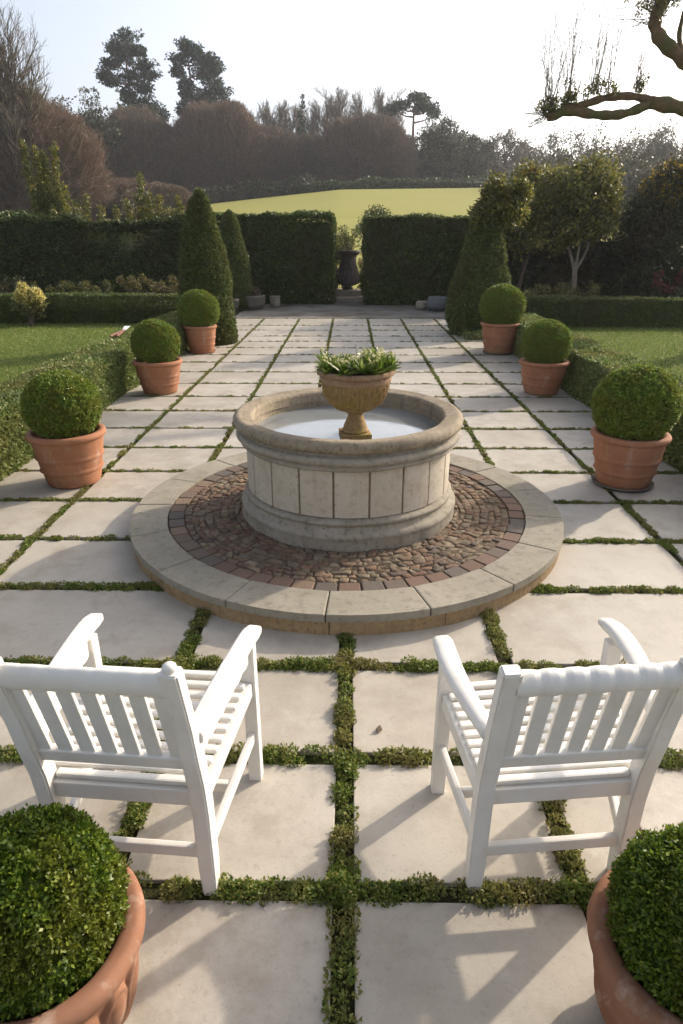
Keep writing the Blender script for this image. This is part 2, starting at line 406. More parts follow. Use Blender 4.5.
V = np.stack([X, Y, Z], -1).reshape(-1, 3); nx, ny = len(gx), len(gy)
i, j = np.meshgrid(np.arange(nx - 1), np.arange(ny - 1)); q = j * nx + i
F = np.stack([q, q + 1, q + 1 + nx, q + nx], -1).reshape(-1, 4)
tag(mesh_np('ground', V, F, M['rough'], smooth=True), kind='structure')
gx2 = np.linspace(-19.5, 19, 60); gy2 = np.linspace(25, 91, 50)
X, Y = np.meshgrid(gx2, gy2); Xs = X + np.interp(Y, [25, 91], [0, 0])
Z = ground_z(Xs, Y) + np.where(Y > 26, 1, 0) * wob(np.stack([Xs, Y, X * 0], -1).reshape(-1, 3), .03).reshape(X.shape) * .12 + .07
V = np.stack([Xs, Y, Z], -1).reshape(-1, 3); nx = 60
i, j = np.meshgrid(np.arange(nx - 1), np.arange(49)); q = j * nx + i
tag(mesh_np('field', V, np.stack([q, q + 1, q + 1 + nx, q + nx], -1).reshape(-1, 4), M['field'], smooth=True), kind='structure')

def sheet(name, x0, x1, y0, y1, z, mat):
    V = np.array([(x0, y0, z), (x1, y0, z), (x1, y1, z), (x0, y1, z)]); return tag(mesh_np(name, V, np.array([[0, 1, 2, 3]]), mat), kind='structure')
sheet('lawn', -18, -3.3, -6, 16.0, .006, M['lawn'])
sheet('lawn', 3.3, 18, -6, 15.4, .006, M['lawn'])
sheet('border_soil', -18, -3.0, 16.0, 24, .002, M['soil'])
sheet('border_soil', 3.0, 18, 15.4, 24, .002, M['soil'])
sheet('gravel_path', -3.0, 3.0, 16.7, 23.6, -.008, M['gravel'])
sheet('soil_bed', -3.3, 3.3, -6, 17.0, -.014, M['moss'])

# ------------------------------------------------------------------ paving
rowY = [-1.45, -.55, .35, 1.40, 1.965, 2.56, 3.30, 3.96, 4.66, 5.345, 6.04, 6.735, 7.485, 8.23, 9.03, 9.88, 10.70, 11.43, 12.20, 13.0, 13.74, 14.66, 15.5, 16.85]
farX = [-2.98, -2.15, -1.26, -.41, .45, 1.28, 2.12, 2.95]
nearX = [-2.98, -2.30, -1.55, -.78, -.01, .755, 1.52, 2.25, 2.95]
joints = []    # (x0,y0,x1,y1,width)
slab_bm = bmesh.new()
CF = (-.017, 4.31)
def slab(x0, x1, y0, y1, jx=.034, jy=.034):
    a = random.uniform(-.004, .004)
    add_box(slab_bm, ((x0 + x1) / 2, (y0 + y1) / 2, -.022 + a * .25), (x1 - x0 - 2 * jx + a, y1 - y0 - 2 * jy, .05), Matrix.Rotation(random.uniform(-.003, .003), 3, 'Z'), .004, 2)
for k in range(len(rowY) - 1):
    y0, y1 = rowY[k], rowY[k + 1]
    if k < 6:
        xs = list(nearX)
        if k == 5: xs = [-2.98, -.80, -.01, .765, 2.95]   # the wide slabs either side of the plinth
        if k == 3: xs = [-2.98, -2.30, -1.55, -.76, -.01, .74, 1.02, 2.25, 2.95]
    else: xs = list(farX)
    jw = .034 if k < 6 else .025
    if k == 6: xs = [-2.98, -2.15, -.41, .45, 2.12, 2.95]
    jyw = .033 if k < 6 else np.interp(k, [6, 12, 22], [.026, .021, .021])
    for a, b in zip(xs[:-1], xs[1:]):
        thin_r = (k == 3 and abs(b - 1.02) < .01); thin_l = (k == 3 and abs(a - 1.02) < .01)
        dl = jw if not thin_l else .006; dr = jw if not thin_r else .006
        slab(a + dl - jw, b - dr + jw, y0, y1, jw, jyw)
        if a > -2.9 and not thin_l: joints.append((a, y0, a, y1, jw * 2))
    joints.append((-2.98, y1, 2.95, y1, jyw * 2))
pav = bm_obj('terrace_paving', slab_bm, M['slab']); tag(pav, kind='structure')

# creeping thyme in the joints
P, Nn, Ls = [], [], []
moss_pts = []
for (x0, y0, x1, y1, w) in joints:
    L = math.hypot(x1 - x0, y1 - y0); horiz = abs(x1 - x0) > .01
    yc = (y0 + y1) / 2
    dens = np.interp(yc, [1.0, 2.6, 3.6, 6, 10, 16], [5200, 5200, 3200, 1500, 700, 350])
    n = int(L * dens * (w / .075))
    if n < 4: continue
    # clumps
    nc = max(3, int(L * np.interp(yc, [1, 3, 6, 16], [34, 30, 22, 14])))
    ct = rng.uniform(0, 1, nc); co = rng.normal(0, .22, nc) * w; ch = rng.uniform(.25, 1.35, nc) ** 1.2; keepc = rng.uniform(0, 1, nc) > .10; ct = ct[keepc]; co = co[keepc]; ch = ch[keepc]; nc = len(ct)
    if nc == 0: continue
    which = rng.integers(0, nc, n)
    hgt = np.interp(yc, [1, 2.4, 3, 3.4, 5, 16], [.038, .034, .028, .018, .011, .009])
    cr = np.interp(yc, [1, 3, 6, 16], [.040, .036, .026, .022])
    d = norm(rng.normal(size=(n, 3))); d[:, 2] = np.abs(d[:, 2])
    rr = rng.uniform(.55, 1, n) ** .5
    along = ct[which] * L + d[:, 0] * cr * rr * 1.3; acr = co[which] + d[:, 1] * cr * rr
    if not horiz: pass
    lim = w * .5 + np.interp(yc, [1, 3, 6], [.010, .008, .002]); acr = np.clip(acr, -lim, lim) + rng.normal(0, .002, n)
    z = d[:, 2] * hgt * rr * ch[which]
    if horiz: p = np.stack([x0 + along, y0 + acr, z], -1)
    else: p = np.stack([x0 + acr, y0 + along, z], -1)
    keep = np.hypot(p[:, 0] - CF[0], p[:, 1] - CF[1]) > 1.49
    dd = d.copy(); dd = dd if horiz else dd[:, [1, 0, 2]]
    P.append(p[keep]); Nn.append(norm(dd + [0, 0, .5])[keep]); Ls.append(np.full(keep.sum(), np.interp(yc, [1, 3, 6, 16], [.0140, .0140, .017, .022])))
P = np.concatenate(P); Nn = np.concatenate(Nn); Ls = np.concatenate(Ls)
V, F = leaves(P, Nn, Ls, out=.5)
tag(mesh_np('ground_cover', V, F, M['thyme']), 'low creeping plants growing in the joints between the slabs', 'ground cover', kind='stuff')

# lawn grass, denser close by
P = []
n = 60000; p = np.stack([rng.uniform(-11, -3.45, n), rng.uniform(5, 15.9, n), np.zeros(n)], -1); P.append(p)
n = 50000; p = np.stack([rng.uniform(3.4, 9.5, n), rng.uniform(7, 15.4, n), np.zeros(n)], -1); P.append(p)
P = np.concatenate(P); Nn = np.tile([[0, 0, 1.]], (len(P), 1))
V, F = leaves(P, Nn, .045, .012, out=1.2)
tag(mesh_np('lawn_grass', V, F, M['grass']), 'short mown grass blades over both lawns', 'grass', kind='stuff')

# ------------------------------------------------------------------ fountain plinth
pl = thing('fountain_plinth', 'low round stone step with cobbled top and pale coping ring under the fountain', 'plinth', (CF[0], CF[1], 0))
def ring_blocks(n, r0, r1, z0, z1, gap, off=0, bev=.006, jit=0, sub=4):
    bm = bmesh.new()
    for k in range(n):
        a0 = off + 2 * PI * k / n + gap / (2 * r1); a1 = off + 2 * PI * (k + 1) / n - gap / (2 * r1)
        dz = random.uniform(-jit, jit); dr = random.uniform(-jit, jit)
        lo = []; hi = []
        tt = np.linspace(a0, a1, sub + 1)
        pts = [(r1 + dr, t) for t in tt] + [(r0 + dr, t) for t in tt[::-1]]
        lo = [bm.verts.new((r * math.cos(t), r * math.sin(t), z0)) for r, t in pts]
        hi = [bm.verts.new((r * math.cos(t), r * math.sin(t), z1 + dz)) for r, t in pts]
        top = bm.faces.new(hi); bm.faces.new(lo[::-1])
        m_ = len(pts); side = []
        for q in range(m_): side.append(bm.faces.new((lo[q], lo[(q + 1) % m_], hi[(q + 1) % m_], hi[q])))
        if bev:
            es = list(top.edges) + [e for v in (lo[0], lo[sub], lo[sub + 1], lo[-1]) for e in v.link_edges if e.other_vert(v) in hi]
            bmesh.ops.bevel(bm, geom=list(set(es)), offset=bev, segments=2, affect='EDGES', profile=.6, clamp_overlap=True)
    bmesh.ops.recalc_face_normals(bm, faces=bm.faces)
    return bm
bm_obj('coping_ring', ring_blocks(17, 1.255, 1.5, .085, .13, .006, .21, .008, .0015, 8), M['coping'], pl)
bm_obj('riser', ring_blocks(15, 1.30, 1.488, -.03, .0845, .004, .05, .003, .003, 8), M['riser'], pl)
V, F = lathe([(.5, .1125), (1.27, .1125), (1.27, .02)], 96); mesh_np('cobble_bed', V, F, M['bed'], pl)
bm_obj('brick_edging', ring_blocks(58, 1.148, 1.249, .06, .124, .010, .02, .007, .004, 2), M['brick'], pl)
bm = bmesh.new()
radii = [.66]
while radii[-1] < 1.10: radii.append(radii[-1] + random.uniform(.040, .060))
radii[-1] = 1.142
def cell_row(rA, rB):
    n = int(2 * PI * (rA + rB) / 2 / .064); cuts = np.sort((np.arange(n) + rng.uniform(-.36, .36, n)) * 2 * PI / n); return cuts
for rA, rB in zip(radii[:-1], radii[1:]):
    cuts = cell_row(rA, rB); n = len(cuts)
    edge = [(cuts[k] + random.uniform(-.022, .022), cuts[k] + random.uniform(-.022, .022), rA + random.uniform(-.010, .010), rB + random.uniform(-.010, .010)) for k in range(n)]
    for k in range(n):
        e0, e1 = edge[k], edge[(k + 1) % n]; w2 = 2 * PI if k == n - 1 else 0
        q = [(e0[2], e0[0]), (e0[3], e0[1]), ((e0[3] + e1[3]) / 2 + random.uniform(-.008, .008), (e0[1] + e1[1] + w2) / 2), (e1[3], e1[1] + w2), (e1[2], e1[0] + w2), ((e0[2] + e1[2]) / 2 + random.uniform(-.008, .008), (e0[0] + e1[0] + w2) / 2)]
        pts = np.array([(a_ * math.cos(t_), a_ * math.sin(t_)) for a_, t_ in q]); cen = pts.mean(0); pts = cen + (pts - cen) * random.uniform(.84, .95)
        zt = .1185 + random.uniform(-.006, .006); sl = np.array([random.uniform(-.09, .09), random.uniform(-.09, .09)])
        rings = []
        for sc, dz in ((1.0, -.03), (1.0, -.009), (.94, -.003), (.8, 0)):
            pp = cen + (pts - cen) * sc; rings.append([bm.verts.new((p[0], p[1], zt + dz + (p - cen) @ sl + random.uniform(-.0025, .0025))) for p in pp])
        for A_, B_ in zip(rings[:-1], rings[1:]):
            for z_ in range(6): bm.faces.new((A_[z_], A_[(z_ + 1) % 6], B_[(z_ + 1) % 6], B_[z_]))
        c_ = bm.verts.new((cen[0], cen[1], zt + random.uniform(-.004, .005)))
        for z_ in range(6): bm.faces.new((rings[-1][z_], rings[-1][(z_ + 1) % 6], c_))
bmesh.ops.recalc_face_normals(bm, faces=bm.faces)
bm_obj('cobbles', bm, M['cobble'], pl, smooth=True)

# ------------------------------------------------------------------ fountain
fo = thing('fountain', 'round stone pool with pale panelled side and thick weathered rim', 'fountain', (CF[0] + .012, CF[1], .1))
Z0 = -.1   # heights below are above the terrace
def rb(parts, name, mat, sm=True, n=160, w=.004, seed=1):
    V, F = lathe(parts, n, w, seed); V[:, 2] += Z0; return mesh_np(name, V, F, mat, fo, smooth=sm)
base_prof = fine_profile([(.60, .10), (.752, .10), (.755, .19)] + arc(.725, .20, .035, 0, 80, 6) + [(.722, .245), (.716, .27)] + arc(.712, .285, .016, -60, 80, 5) + [(.69, .312), (.62, .315)], .02)
rb(base_prof, 'base_moulding', M['mould'], seed=2)
rb(fine_profile([(.62, .26), (.682, .28), (.682, .65), (.62, .65)], .03), 'panel_backing', M['mortar'])
bm = ring_blocks(20, .665, .702, .318, .628, .012, 2 * PI * .03, .005, .001, 6)
bmesh.ops.translate(bm, vec=(0, 0, Z0), verts=bm.verts)
bm_obj('wall_panels', bm, M['panel'], fo)
under = fine_profile([(.64, .622), (.706, .624)] + arc(.722, .640, .016, -90, 20, 5) + [(.728, .655), (.735, .662)] + arc(.738, .690, .027, -75, 75, 8) + [(.728, .722), (.726, .734), (.64, .736)], .012)
rb(under, 'under_moulding', M['mould'], seed=5)
roll = fine_profile([(.652, .60), (.648, .765)] + arc(.668, .785, .022, 180, 105, 5) + [(.70, .812)] + arc(.736, .778, .042, 85, -80, 10, .040) + [(.71, .734)], .012)
rb(roll, 'rim', M['rim'], seed=7, w=.005, n=200)
V, F = lathe(fine_profile([(.001, .69), (.662, .69)], .06), 96); V[:, 2] += Z0
mesh_np('water', V, F, M['water'], fo, smooth=True)
V, F = lathe([(.001, .56), (.66, .56)], 64); V[:, 2] += Z0; mesh_np('pool_floor', V, F, M['mould'], fo)

# urn on the pool
UX, UY = .04, 4.13
ur = thing('stone_urn', 'mossy brown stone urn on a short foot in the fountain pool', 'urn', (UX, UY, .688)); ur.scale = (.95, .95, .885)
bm = bmesh.new(); add_box(bm, (0, 0, .014), (.205, .205, .044), Matrix.Rotation(R(8), 3, 'Z'), .006); bm_obj('base_plate', bm, M['urn'], ur)
V, F = lathe(fine_profile([(.06, .034), (.092, .036), (.095, .05), (.086, .062), (.082, .085), (.068, .125), (.056, .155), (.052, .17), (.06, .182), (.05, .19)], .012), 64, .003, 3)
mesh_np('foot', V, F, M['urn'], ur, smooth=True)
def flute(V):
    a = np.arctan2(V[:, 1], V[:, 0]); s = np.clip((V[:, 2] - .2) / .06, 0, 1) * np.clip((.41 - V[:, 2]) / .03, 0, 1)
    k = 1 + s * (.030 * np.sin(a * 44 + 1.5 * np.sin(V[:, 2] * 30 + a * 3)) + .018 * np.sin(a * 27 + V[:, 2] * 60))
    V[:, :2] *= k[:, None]; return V
V, F = lathe(fine_profile([(.045, .185), (.075, .19), (.13, .215), (.178, .26), (.208, .32), (.222, .375), (.228, .412)], .01), 260, .004, 4, flute)
mesh_np('bowl', V, F, M['urn'], ur, smooth=True)
V, F = lathe(fine_profile([(.222, .408), (.238, .412), (.242, .44), (.234, .452), (.244, .462), (.262, .470), (.264, .492), (.252, .502), (.232, .498), (.226, .47), (.22, .43)], .008), 128, .005, 6)
mesh_np('rim', V, F, M['urnrim'], ur, smooth=True)
V, F = lathe([(.001, .485), (.23, .475)], 40, 0); mesh_np('soil', V, F, M['soil'], ur)
# plant in the urn: rosettes of upright fleshy leaves
up_ = thing('urn_plant', 'bright green rosettes with cream buds filling the urn', 'plant', (UX, UY, 1.118))
P, D, Nn, Ll, Wl = [], [], [], [], []
P2, N2 = [], []
for k in range(46):
    a = random.uniform(0, 2 * PI); rr = .225 * math.sqrt(random.random()); c = np.array([rr * math.cos(a), rr * math.sin(a), .0 + random.uniform(-.01, .02)])
    hh = random.uniform(.055, .115) * (1.15 if c[0] > .02 else .95)
    nl = 22
    for q in range(nl):
        b = random.uniform(0, 2 * PI); el = random.uniform(.25, 1.45)
        d = np.array([math.cos(b) * math.cos(el) + c[0] * .9, math.sin(b) * math.cos(el) + c[1] * .9, math.sin(el)])
        P.append(c + d * random.uniform(0, .02)); D.append(d); Nn.append(np.array([-math.cos(b), -math.sin(b), .6])); Ll.append(hh * random.uniform(.7, 1.1)); Wl.append(random.uniform(.014, .026))
    if random.random() < .55:
        for q in range(9):
            P2.append(c + np.array([random.uniform(-.022, .022), random.uniform(-.022, .022), hh * random.uniform(.7, 1.0)])); N2.append((0, 0, 1.))
V, F = leaf_geo(np.array(P), np.array(D), np.array(Nn), np.array(Ll), np.array(Wl)); mesh_np('leaves', V, F, M['succ'], up_)
V, F = leaves(np.array(P2), np.array(N2), .024, .016); mesh_np('blossoms', V, F, M['cream'], up_)
V, F = prisms(np.array([[.01, -.03, 0.]]), np.array([[.0, -.02, .17]]), .004, .002, 5); mesh_np('stalk', V, F, M['pale_bark'], up_)

# ------------------------------------------------------------------ pots and box balls
def pot_profile(Rr, Rb, h):
    """outside from base to rim, over the rim and down inside"""
    rim_h = .055 * h / .46
    def rad(t): return Rb + (Rr * .93 - Rb) * (t ** .75)
    p = [(.001, .0), (Rb - .012, .0), (Rb, .008)]
    H1 = h - rim_h
    for t in np.linspace(.03, 1, 26):
        z = t * H1; r_ = rad(t)
        for zb in (.34, .62):
            r_ += .014 * math.exp(-((t - zb) / .020) ** 2) - .006 * math.exp(-((t - zb + .035) / .014) ** 2)
        p.append((r_, z))
    return p, H1, rim_h, rad
def make_pot(label, Rr, Rb, h, mat, loc, group, flutes=False, name='terracotta_pot', saucer=None):
    t = thing(name, label, 'pot', loc, random.uniform(0, 6), group)
    p, H1, rim_h, rad = pot_profile(Rr, Rb, h)
    fn = None
    if flutes:
        p = [(.001, 0), (Rb, .0)] + [(rad(q), q * H1) for q in np.linspace(.02, 1, 60)]
        def fn(V):
            a = np.arctan2(V[:, 1], V[:, 0]); n = 15
            u = ((a * n / (2 * PI)) % 1) - .5; zt = V[:, 2] / H1
            d = np.sqrt((u / .42) ** 2 + (np.clip(zt - .58, 0, 9) / .22) ** 2)
            lob = np.sqrt(np.clip(1 - d ** 2, 0, 1)); edge = np.exp(-((d - 1.02) / .12) ** 2)
            s = (lob * .020 + edge * .012) * np.clip((.93 - zt) / .05, 0, 1)
            rr = np.maximum(np.hypot(V[:, 0], V[:, 1]), 1e-6); V[:, :2] *= (1 + s / np.maximum(rr, .05))[:, None]; return V
    V, F = lathe(p, 240 if flutes else 96, .002, random.random() * 9, fn)
    mesh_np('body', V, F, mat, t, smooth=True)
    zt = h
    ro = Rr
    rp = fine_profile([(Rr * .915, H1 - .004), (ro - .018, H1 + .002)] + arc(ro - .018, zt - .027, .022, -70, 90, 8, .027) + [(ro - .045, zt - .003), (ro - .056, zt - .018), (Rr * .80, H1 - .08)], .02)
    V, F = lathe(rp, 128, .0025, random.random() * 9); mesh_np('rim', V, F, mat, t, smooth=True)
    V, F = lathe([(.001, H1 - .015), (Rr * .87, H1 - .03)], 40); mesh_np('soil', V, F, M['soil'], t)
    if saucer:
        V, F = lathe(fine_profile([(.001, .004), (Rb + .03, .004), (Rb + .05, .03), (Rb + .04, .034), (Rb + .025, .014), (.001, .014)], .03), 64); mesh_np('saucer', V, F, saucer, t, smooth=True)
    return t

def ball_mesh(name, Rb, n, L, mat, seed, bumps=.02, sprig=0, squash=1.0, nsprig=0, cut=-.75):
    r_ = np.random.default_rng(seed)
    d = norm(r_.normal(size=(int(n * 1.25), 3))); d = d[d[:, 2] > cut]
    if nsprig:
        # leaves gathered in little shoots over the surface, as on box
        s = norm(r_.normal(size=(nsprig, 3))); s = s[s[:, 2] > cut]
        sr = Rb * (1 + wob(s * 2.2, 1.6, seed) * bumps + r_.uniform(-.06, .035, len(s)))
        per = n // len(s); idx = np.repeat(np.arange(len(s)), per)
        off = r_.normal(size=(len(idx), 3)) * sprig; S = s[idx]
        P = S * sr[idx][:, None] + off * .8; N = norm(S * .7 + norm(off) * .75)
        P -= S * (np.linalg.norm(off, axis=1) * .55)[:, None]
    else:
        rr = Rb * (1 + wob(d * 2.2, 1.5, seed) * bumps + r_.uniform(-.05, .0, len(d)))
        P = d * rr[:, None]; N = d
    V, F = leaves(P, N, L, out=.55, r=r_)
    # twiggy dark heart so that nothing shows through
    th = np.linspace(0, PI, 17); core = [(max(.001, math.sin(a) * Rb * .88), -math.cos(a) * Rb * .88) for a in th]
    Vc, Fc = lathe(core, 32)
    V2, F2 = join((V, F), (Vc, Fc)); V2[:, 2] *= squash
    return mesh_np(name, V2, F2, mat)

potG = 'terracotta pots standing along the terrace'; ballG = 'clipped box balls growing in the pots'
# terrace pots (position, label pieces)
TP = [(-2.31, 5.08, .305, .20, .450, 'terracotta pot on left side nearest the long low hedge, sunlit rim', 'round box ball in the front pot on the left of the fountain', .285, .300),
      (-2.50, 8.47, .315, .205, .430, 'middle terracotta pot of the left row, by the hedge end', 'round box ball in the middle pot of the left row', .30, .305),
      (-2.64, 11.72, .295, .20, .470, 'farthest terracotta pot of the left row, beside the tall clipped cone', 'round box ball in the back left pot, in front of the cone', .35, .30),
      (2.28, 5.08, .30, .195, .450, 'terracotta pot right of the fountain, nearest one of the right row', 'large round box ball in the nearest pot of the right row', .315, .285),
      (2.53, 8.5, .315, .205, .430, 'middle terracotta pot of the right row against the low hedge', 'round box ball in the middle pot of the right row', .30, .305),
      (2.64, 11.68, .345, .225, .53, 'tall terracotta pot at the back of the right row beside the fat cone', 'round box ball in the back right pot beside the fat cone', .37, .30)]
ball_proto = None
for k, (x, y, Rr, Rb, h, lp, lb, br, dz) in enumerate(TP):
    make_pot(lp, Rr, Rb, h, M['terra'], (x, y, .003), potG, saucer=M['terra'] if k == 2 else (M['trough'] if k in (3, 5) else None))
    if ball_proto is None:
        ball_proto = ball_mesh('box_ball', 1.0, 70000, .060, M['box_far'], 3, .010, sprig=.034, nsprig=3400)
        b = ball_proto
    else:
        b = ball_proto.copy(); col.objects.link(b)
    b.location = (x, y, h - .03 + br * .80); b.scale = (br * random.uniform(.98, 1.02), br * random.uniform(.98, 1.02), br * .95); b.rotation_euler = (0, 0, k * 1.3)
    tag(b, lb, 'topiary', ballG)
# foreground pots
make_pot('fluted terracotta pot at the front behind the left white chair, worn rim', .243, .15, .345, M['terra_worn'], (-.75, 1.035, .003), None, True)
b = ball_mesh('box_ball', .205, 52000, .0125, M['box'], 8, .03, sprig=.0095, nsprig=2600); b.location = (-.755, 1.045, .43)
tag(b, 'dense bright box ball filling the fluted pot at the front left', 'topiary')
make_pot('smooth terracotta pot at the front behind the right white chair, dark worn rim', .243, .16, .345, M['terra_worn'], (.84, 1.02, .003), None)
b = ball_mesh('box_ball', .205, 52000, .0125, M['box'], 19, .03, sprig=.0095, nsprig=2600); b.location = (.845, 1.025, .41)
tag(b, 'dense bright box ball filling the smooth pot at the front right', 'topiary')
# ------------------------------------------------------------------ chairs
def lerp(a, b, t): return a + (b - a) * t
def make_chair(name, label, BL, BR, FL, FR, style):
    BL, BR, FL, FR = [Vector((*p, 0)) for p in (BL, BR, FL, FR)]
    o = (BL + BR + FL + FR) / 4
    t = thing(name, label, 'chair', o)
    BL, BR, FL, FR = [p - o for p in (BL, BR, FL, FR)]
    fwd = ((FL + FR) - (BL + BR)).normalized(); rt = (BR - BL).normalized(); up = Vector((0, 0, 1))
    HB, HA, HS = .925, .625, .425
    def back_at(p, z):    # the back post leans from seat height up
        return p + up * z - fwd * (.0 if z < .40 else .125 * ((z - .40) / .55) ** 1.15)
    W = M['white']
    # legs
    for p, s in ((BL, -1), (BR, 1)):
        bm = bmesh.new(); zs = np.linspace(.0, HB, 9)
        prev = None
        wx, wy = .024, .03
        rings = []
        for z in zs:
            c = back_at(p, z) ; taper = 1.05 if z > .1 else .9
            rings.append([bm.verts.new(c + rt * a * wx * taper + fwd * b_ * wy * (.8 if z > .6 else 1) * taper) for a, b_ in ((-1, -1), (1, -1), (1, 1), (-1, 1))])
        for q in range(len(rings) - 1):
            for k in range(4): bm.faces.new((rings[q][k], rings[q][(k + 1) % 4], rings[q + 1][(k + 1) % 4], rings[q + 1][k]))
        bm.faces.new(rings[0][::-1]); bm.faces.new(rings[-1])
        bmesh.ops.recalc_face_normals(bm, faces=bm.faces)
        long_e = [e for e in bm.edges if abs((e.verts[0].co - e.verts[1].co).normalized().z) > .8]
        bmesh.ops.bevel(bm, geom=long_e + list(bm.faces[-1].edges), offset=.005, segments=2, affect='EDGES')
        leg = bm_obj('leg', bm, W, t)
        if style == 'square':
            V, F = lathe(fine_profile([(.001, -.012), (.020, -.010), (.017, .0), (.019, .006), (.017, .014), (.010, .020), (.001, .022)], .006), 20)
            fo_ = mesh_np('finial', V, F, W, leg, smooth=True); fo_.location = back_at(p, HB + .002)
    for p, s in ((FL, -1), (FR, 1)):
        bm = bmesh.new(); beam(bm, p, p + up * (HA - .02), .048, .048, fwd); bm_obj('leg', bm, W, t)
    # seat frame
    bm = bmesh.new()
    zf = HS - .032
    beam(bm, FL + up * (zf + .045), FR + up * (zf + .045), .026, .062, up, ext=-.022)
    beam(bm, back_at(BL, zf - .004), back_at(BR, zf - .004), .026, .058, up, ext=-.022)
    for b_, f_ in ((BL, FL), (BR, FR)):
        vs = beam(bm, b_ + up * (zf - .02) + fwd * .03, f_ + up * (zf + .04) - fwd * .024, .026, .058, up)
    bm_obj('seat_frame', bm, W, t)
    # seat slats, slightly dished
    bm = bmesh.new(); n = 11
    for k in range(n):
        u = (k + .3) / (n - .45); hs_ = HS + .006 + .045 * u - .018 * math.sin(PI * u); a = lerp(BL, FL, u) + up * hs_; b_ = lerp(BR, FR, u) + up * hs_
        if k == 0: a += rt * .03; b_ -= rt * .03
        vs = beam(bm, a, b_, .027, .018, up, .007, ext=.0 if 0 < k < n - 1 else .0)
    bm_obj('seat', bm, W, t)
    # backrest
    L_, R_ = (lambda z: back_at(BL, z)), (lambda z: back_at(BR, z))
    lean = (back_at(BL, .9) - back_at(BL, .6)).normalized()
    bm = bmesh.new()
    zl = .55
    beam(bm, L_(zl), R_(zl), .028, .05, lean, .006, ext=-.02)
    bm_obj('lower_rail', bm, W, t)
    bm = bmesh.new()
    ns = 7
    for k in range(ns):
        u = (k + .62) / (ns + .24)
        jx = random.uniform(-.001, .001)
        beam(bm, lerp(L_(zl + .02), R_(zl + .02), u + jx), lerp(L_(.85), R_(.85), u + jx), .044, .014, fwd, .004)
    bm_obj('back_slats', bm, W, t)
    # crest rail: a padded, slightly scalloped bar
    zc = .870
    n = 112; path = []; rad = []
    for q in range(n + 1):
        u = q / n; path.append(lerp(L_(zc), R_(zc), .03 + .94 * u))
    path = np.array([tuple(p) for p in path])
    lump = []
    for q in range(n + 1):
        ph = (q / n * ns) % 1
        if style == 'square': lump.append(1 + .035 * math.sin(PI * ph))
        else: lump.append(1.05 + .07 * math.exp(-((ph - .5) / .30) ** 6) - .05 * math.exp(-((ph - .0) / .06) ** 2) - .05 * math.exp(-((ph - 1.0) / .06) ** 2))
    V, F = tube(path, np.array(lump) * .033, 16)
    # squash front to back, stretch in height
    c0 = np.array(L_(zc)); f_ = np.array(fwd); le = np.array(lean)
    ax = np.array(R_(zc) - L_(zc)); ax /= np.linalg.norm(ax)
    d = V - c0; al = (d @ ax)[:, None] * ax; pe = d - al
    pe = pe - np.outer(pe @ f_, f_) * (.35 if style == 'square' else .15) + np.outer(pe @ le, le) * (.18 if style == 'square' else .0)
    mesh_np('crest_rail', c0 + al + pe, F, W, t, smooth=True)
    # arms
    for b_, f_, s in ((BL, FL, -1), (BR, FR, 1)):
        bm = bmesh.new()
        a0 = back_at(b_, HA + .012) + fwd * .02 + rt * s * .006; a1 = f_ + up * (HA + .008) + fwd * (.105 if (s > 0) == (style == 'round') else .075) + rt * s * (.012)
        k = 12
        rings = []
        for q in range(k + 1):
            u = q / k; c = lerp(a0, a1, u) + rt * s * .022 * math.sin(PI * u) * (1.1 if style == 'round' else .1)
            c += up * (.012 * math.sin(PI * min(1, u * 1.1)) - (.016 * max(0, (u - .8) / .2) ** 2))
            w = (.024 + .012 * min(1, u * 1.6)) if style == 'round' else .029; h = .020
            if u > .97: w *= .85; h *= .8
            dr = (a1 - a0).normalized(); sd = dr.cross(up).normalized()
            rg = []
            for m_ in range(12):
                an = 2 * PI * m_ / 12; pw = .75 if style == 'round' else .4
                ca, sa = math.cos(an), math.sin(an)
                rg.append(bm.verts.new(c + sd * w * math.copysign(abs(ca) ** pw, ca) + up * h * math.copysign(abs(sa) ** pw, sa)))
            rings.append(rg)
        for q in range(k):
            for m_ in range(12): bm.faces.new((rings[q][m_], rings[q][(m_ + 1) % 12], rings[q + 1][(m_ + 1) % 12], rings[q + 1][m_]))
        bm.faces.new(rings[0][::-1]); bm.faces.new(rings[-1]); bmesh.ops.recalc_face_normals(bm, faces=bm.faces)
        arm = bm_obj('arm', bm, W, t, smooth=(style == 'round'))
        # shaped rail under the arm: scalloped fret on the square chair, a plain bowed bar on the round one
        bm = bmesh.new()
        p0 = back_at(b_, HA - .075) + fwd * .02; p1 = f_ + up * (HA - .065) - fwd * .02
        if style == 'square':
            kk = 40; top = []; bot = []
            for q in range(kk + 1):
                u = q / kk; c = lerp(p0, p1, u); sc = .010 * abs(math.sin(PI * u * 6))
                top.append(c + up * .052); bot.append(c - up * (.004 + sc))
            for off in (1,):
                A = [[bm.verts.new(v + rt * e * .009) for v in top] for e in (-1, 1)]; B = [[bm.verts.new(v + rt * e * .009) for v in bot] for e in (-1, 1)]
                for q in range(kk):
                    bm.faces.new((A[0][q], A[0][q + 1], B[0][q + 1], B[0][q])); bm.faces.new((A[1][q + 1], A[1][q], B[1][q], B[1][q + 1]))
                    bm.faces.new((B[0][q], B[0][q + 1], B[1][q + 1], B[1][q])); bm.faces.new((A[0][q + 1], A[0][q], A[1][q], A[1][q + 1]))
                bmesh.ops.recalc_face_normals(bm, faces=bm.faces)
            bm_obj('fret', bm, W, arm)
        else: bm.free()
    # stretchers
    bm = bmesh.new(); beam(bm, BL + up * .165, BR + up * .165, .022, .042, up, .005, ext=-.02); bm_obj('stretcher', bm, W, t)
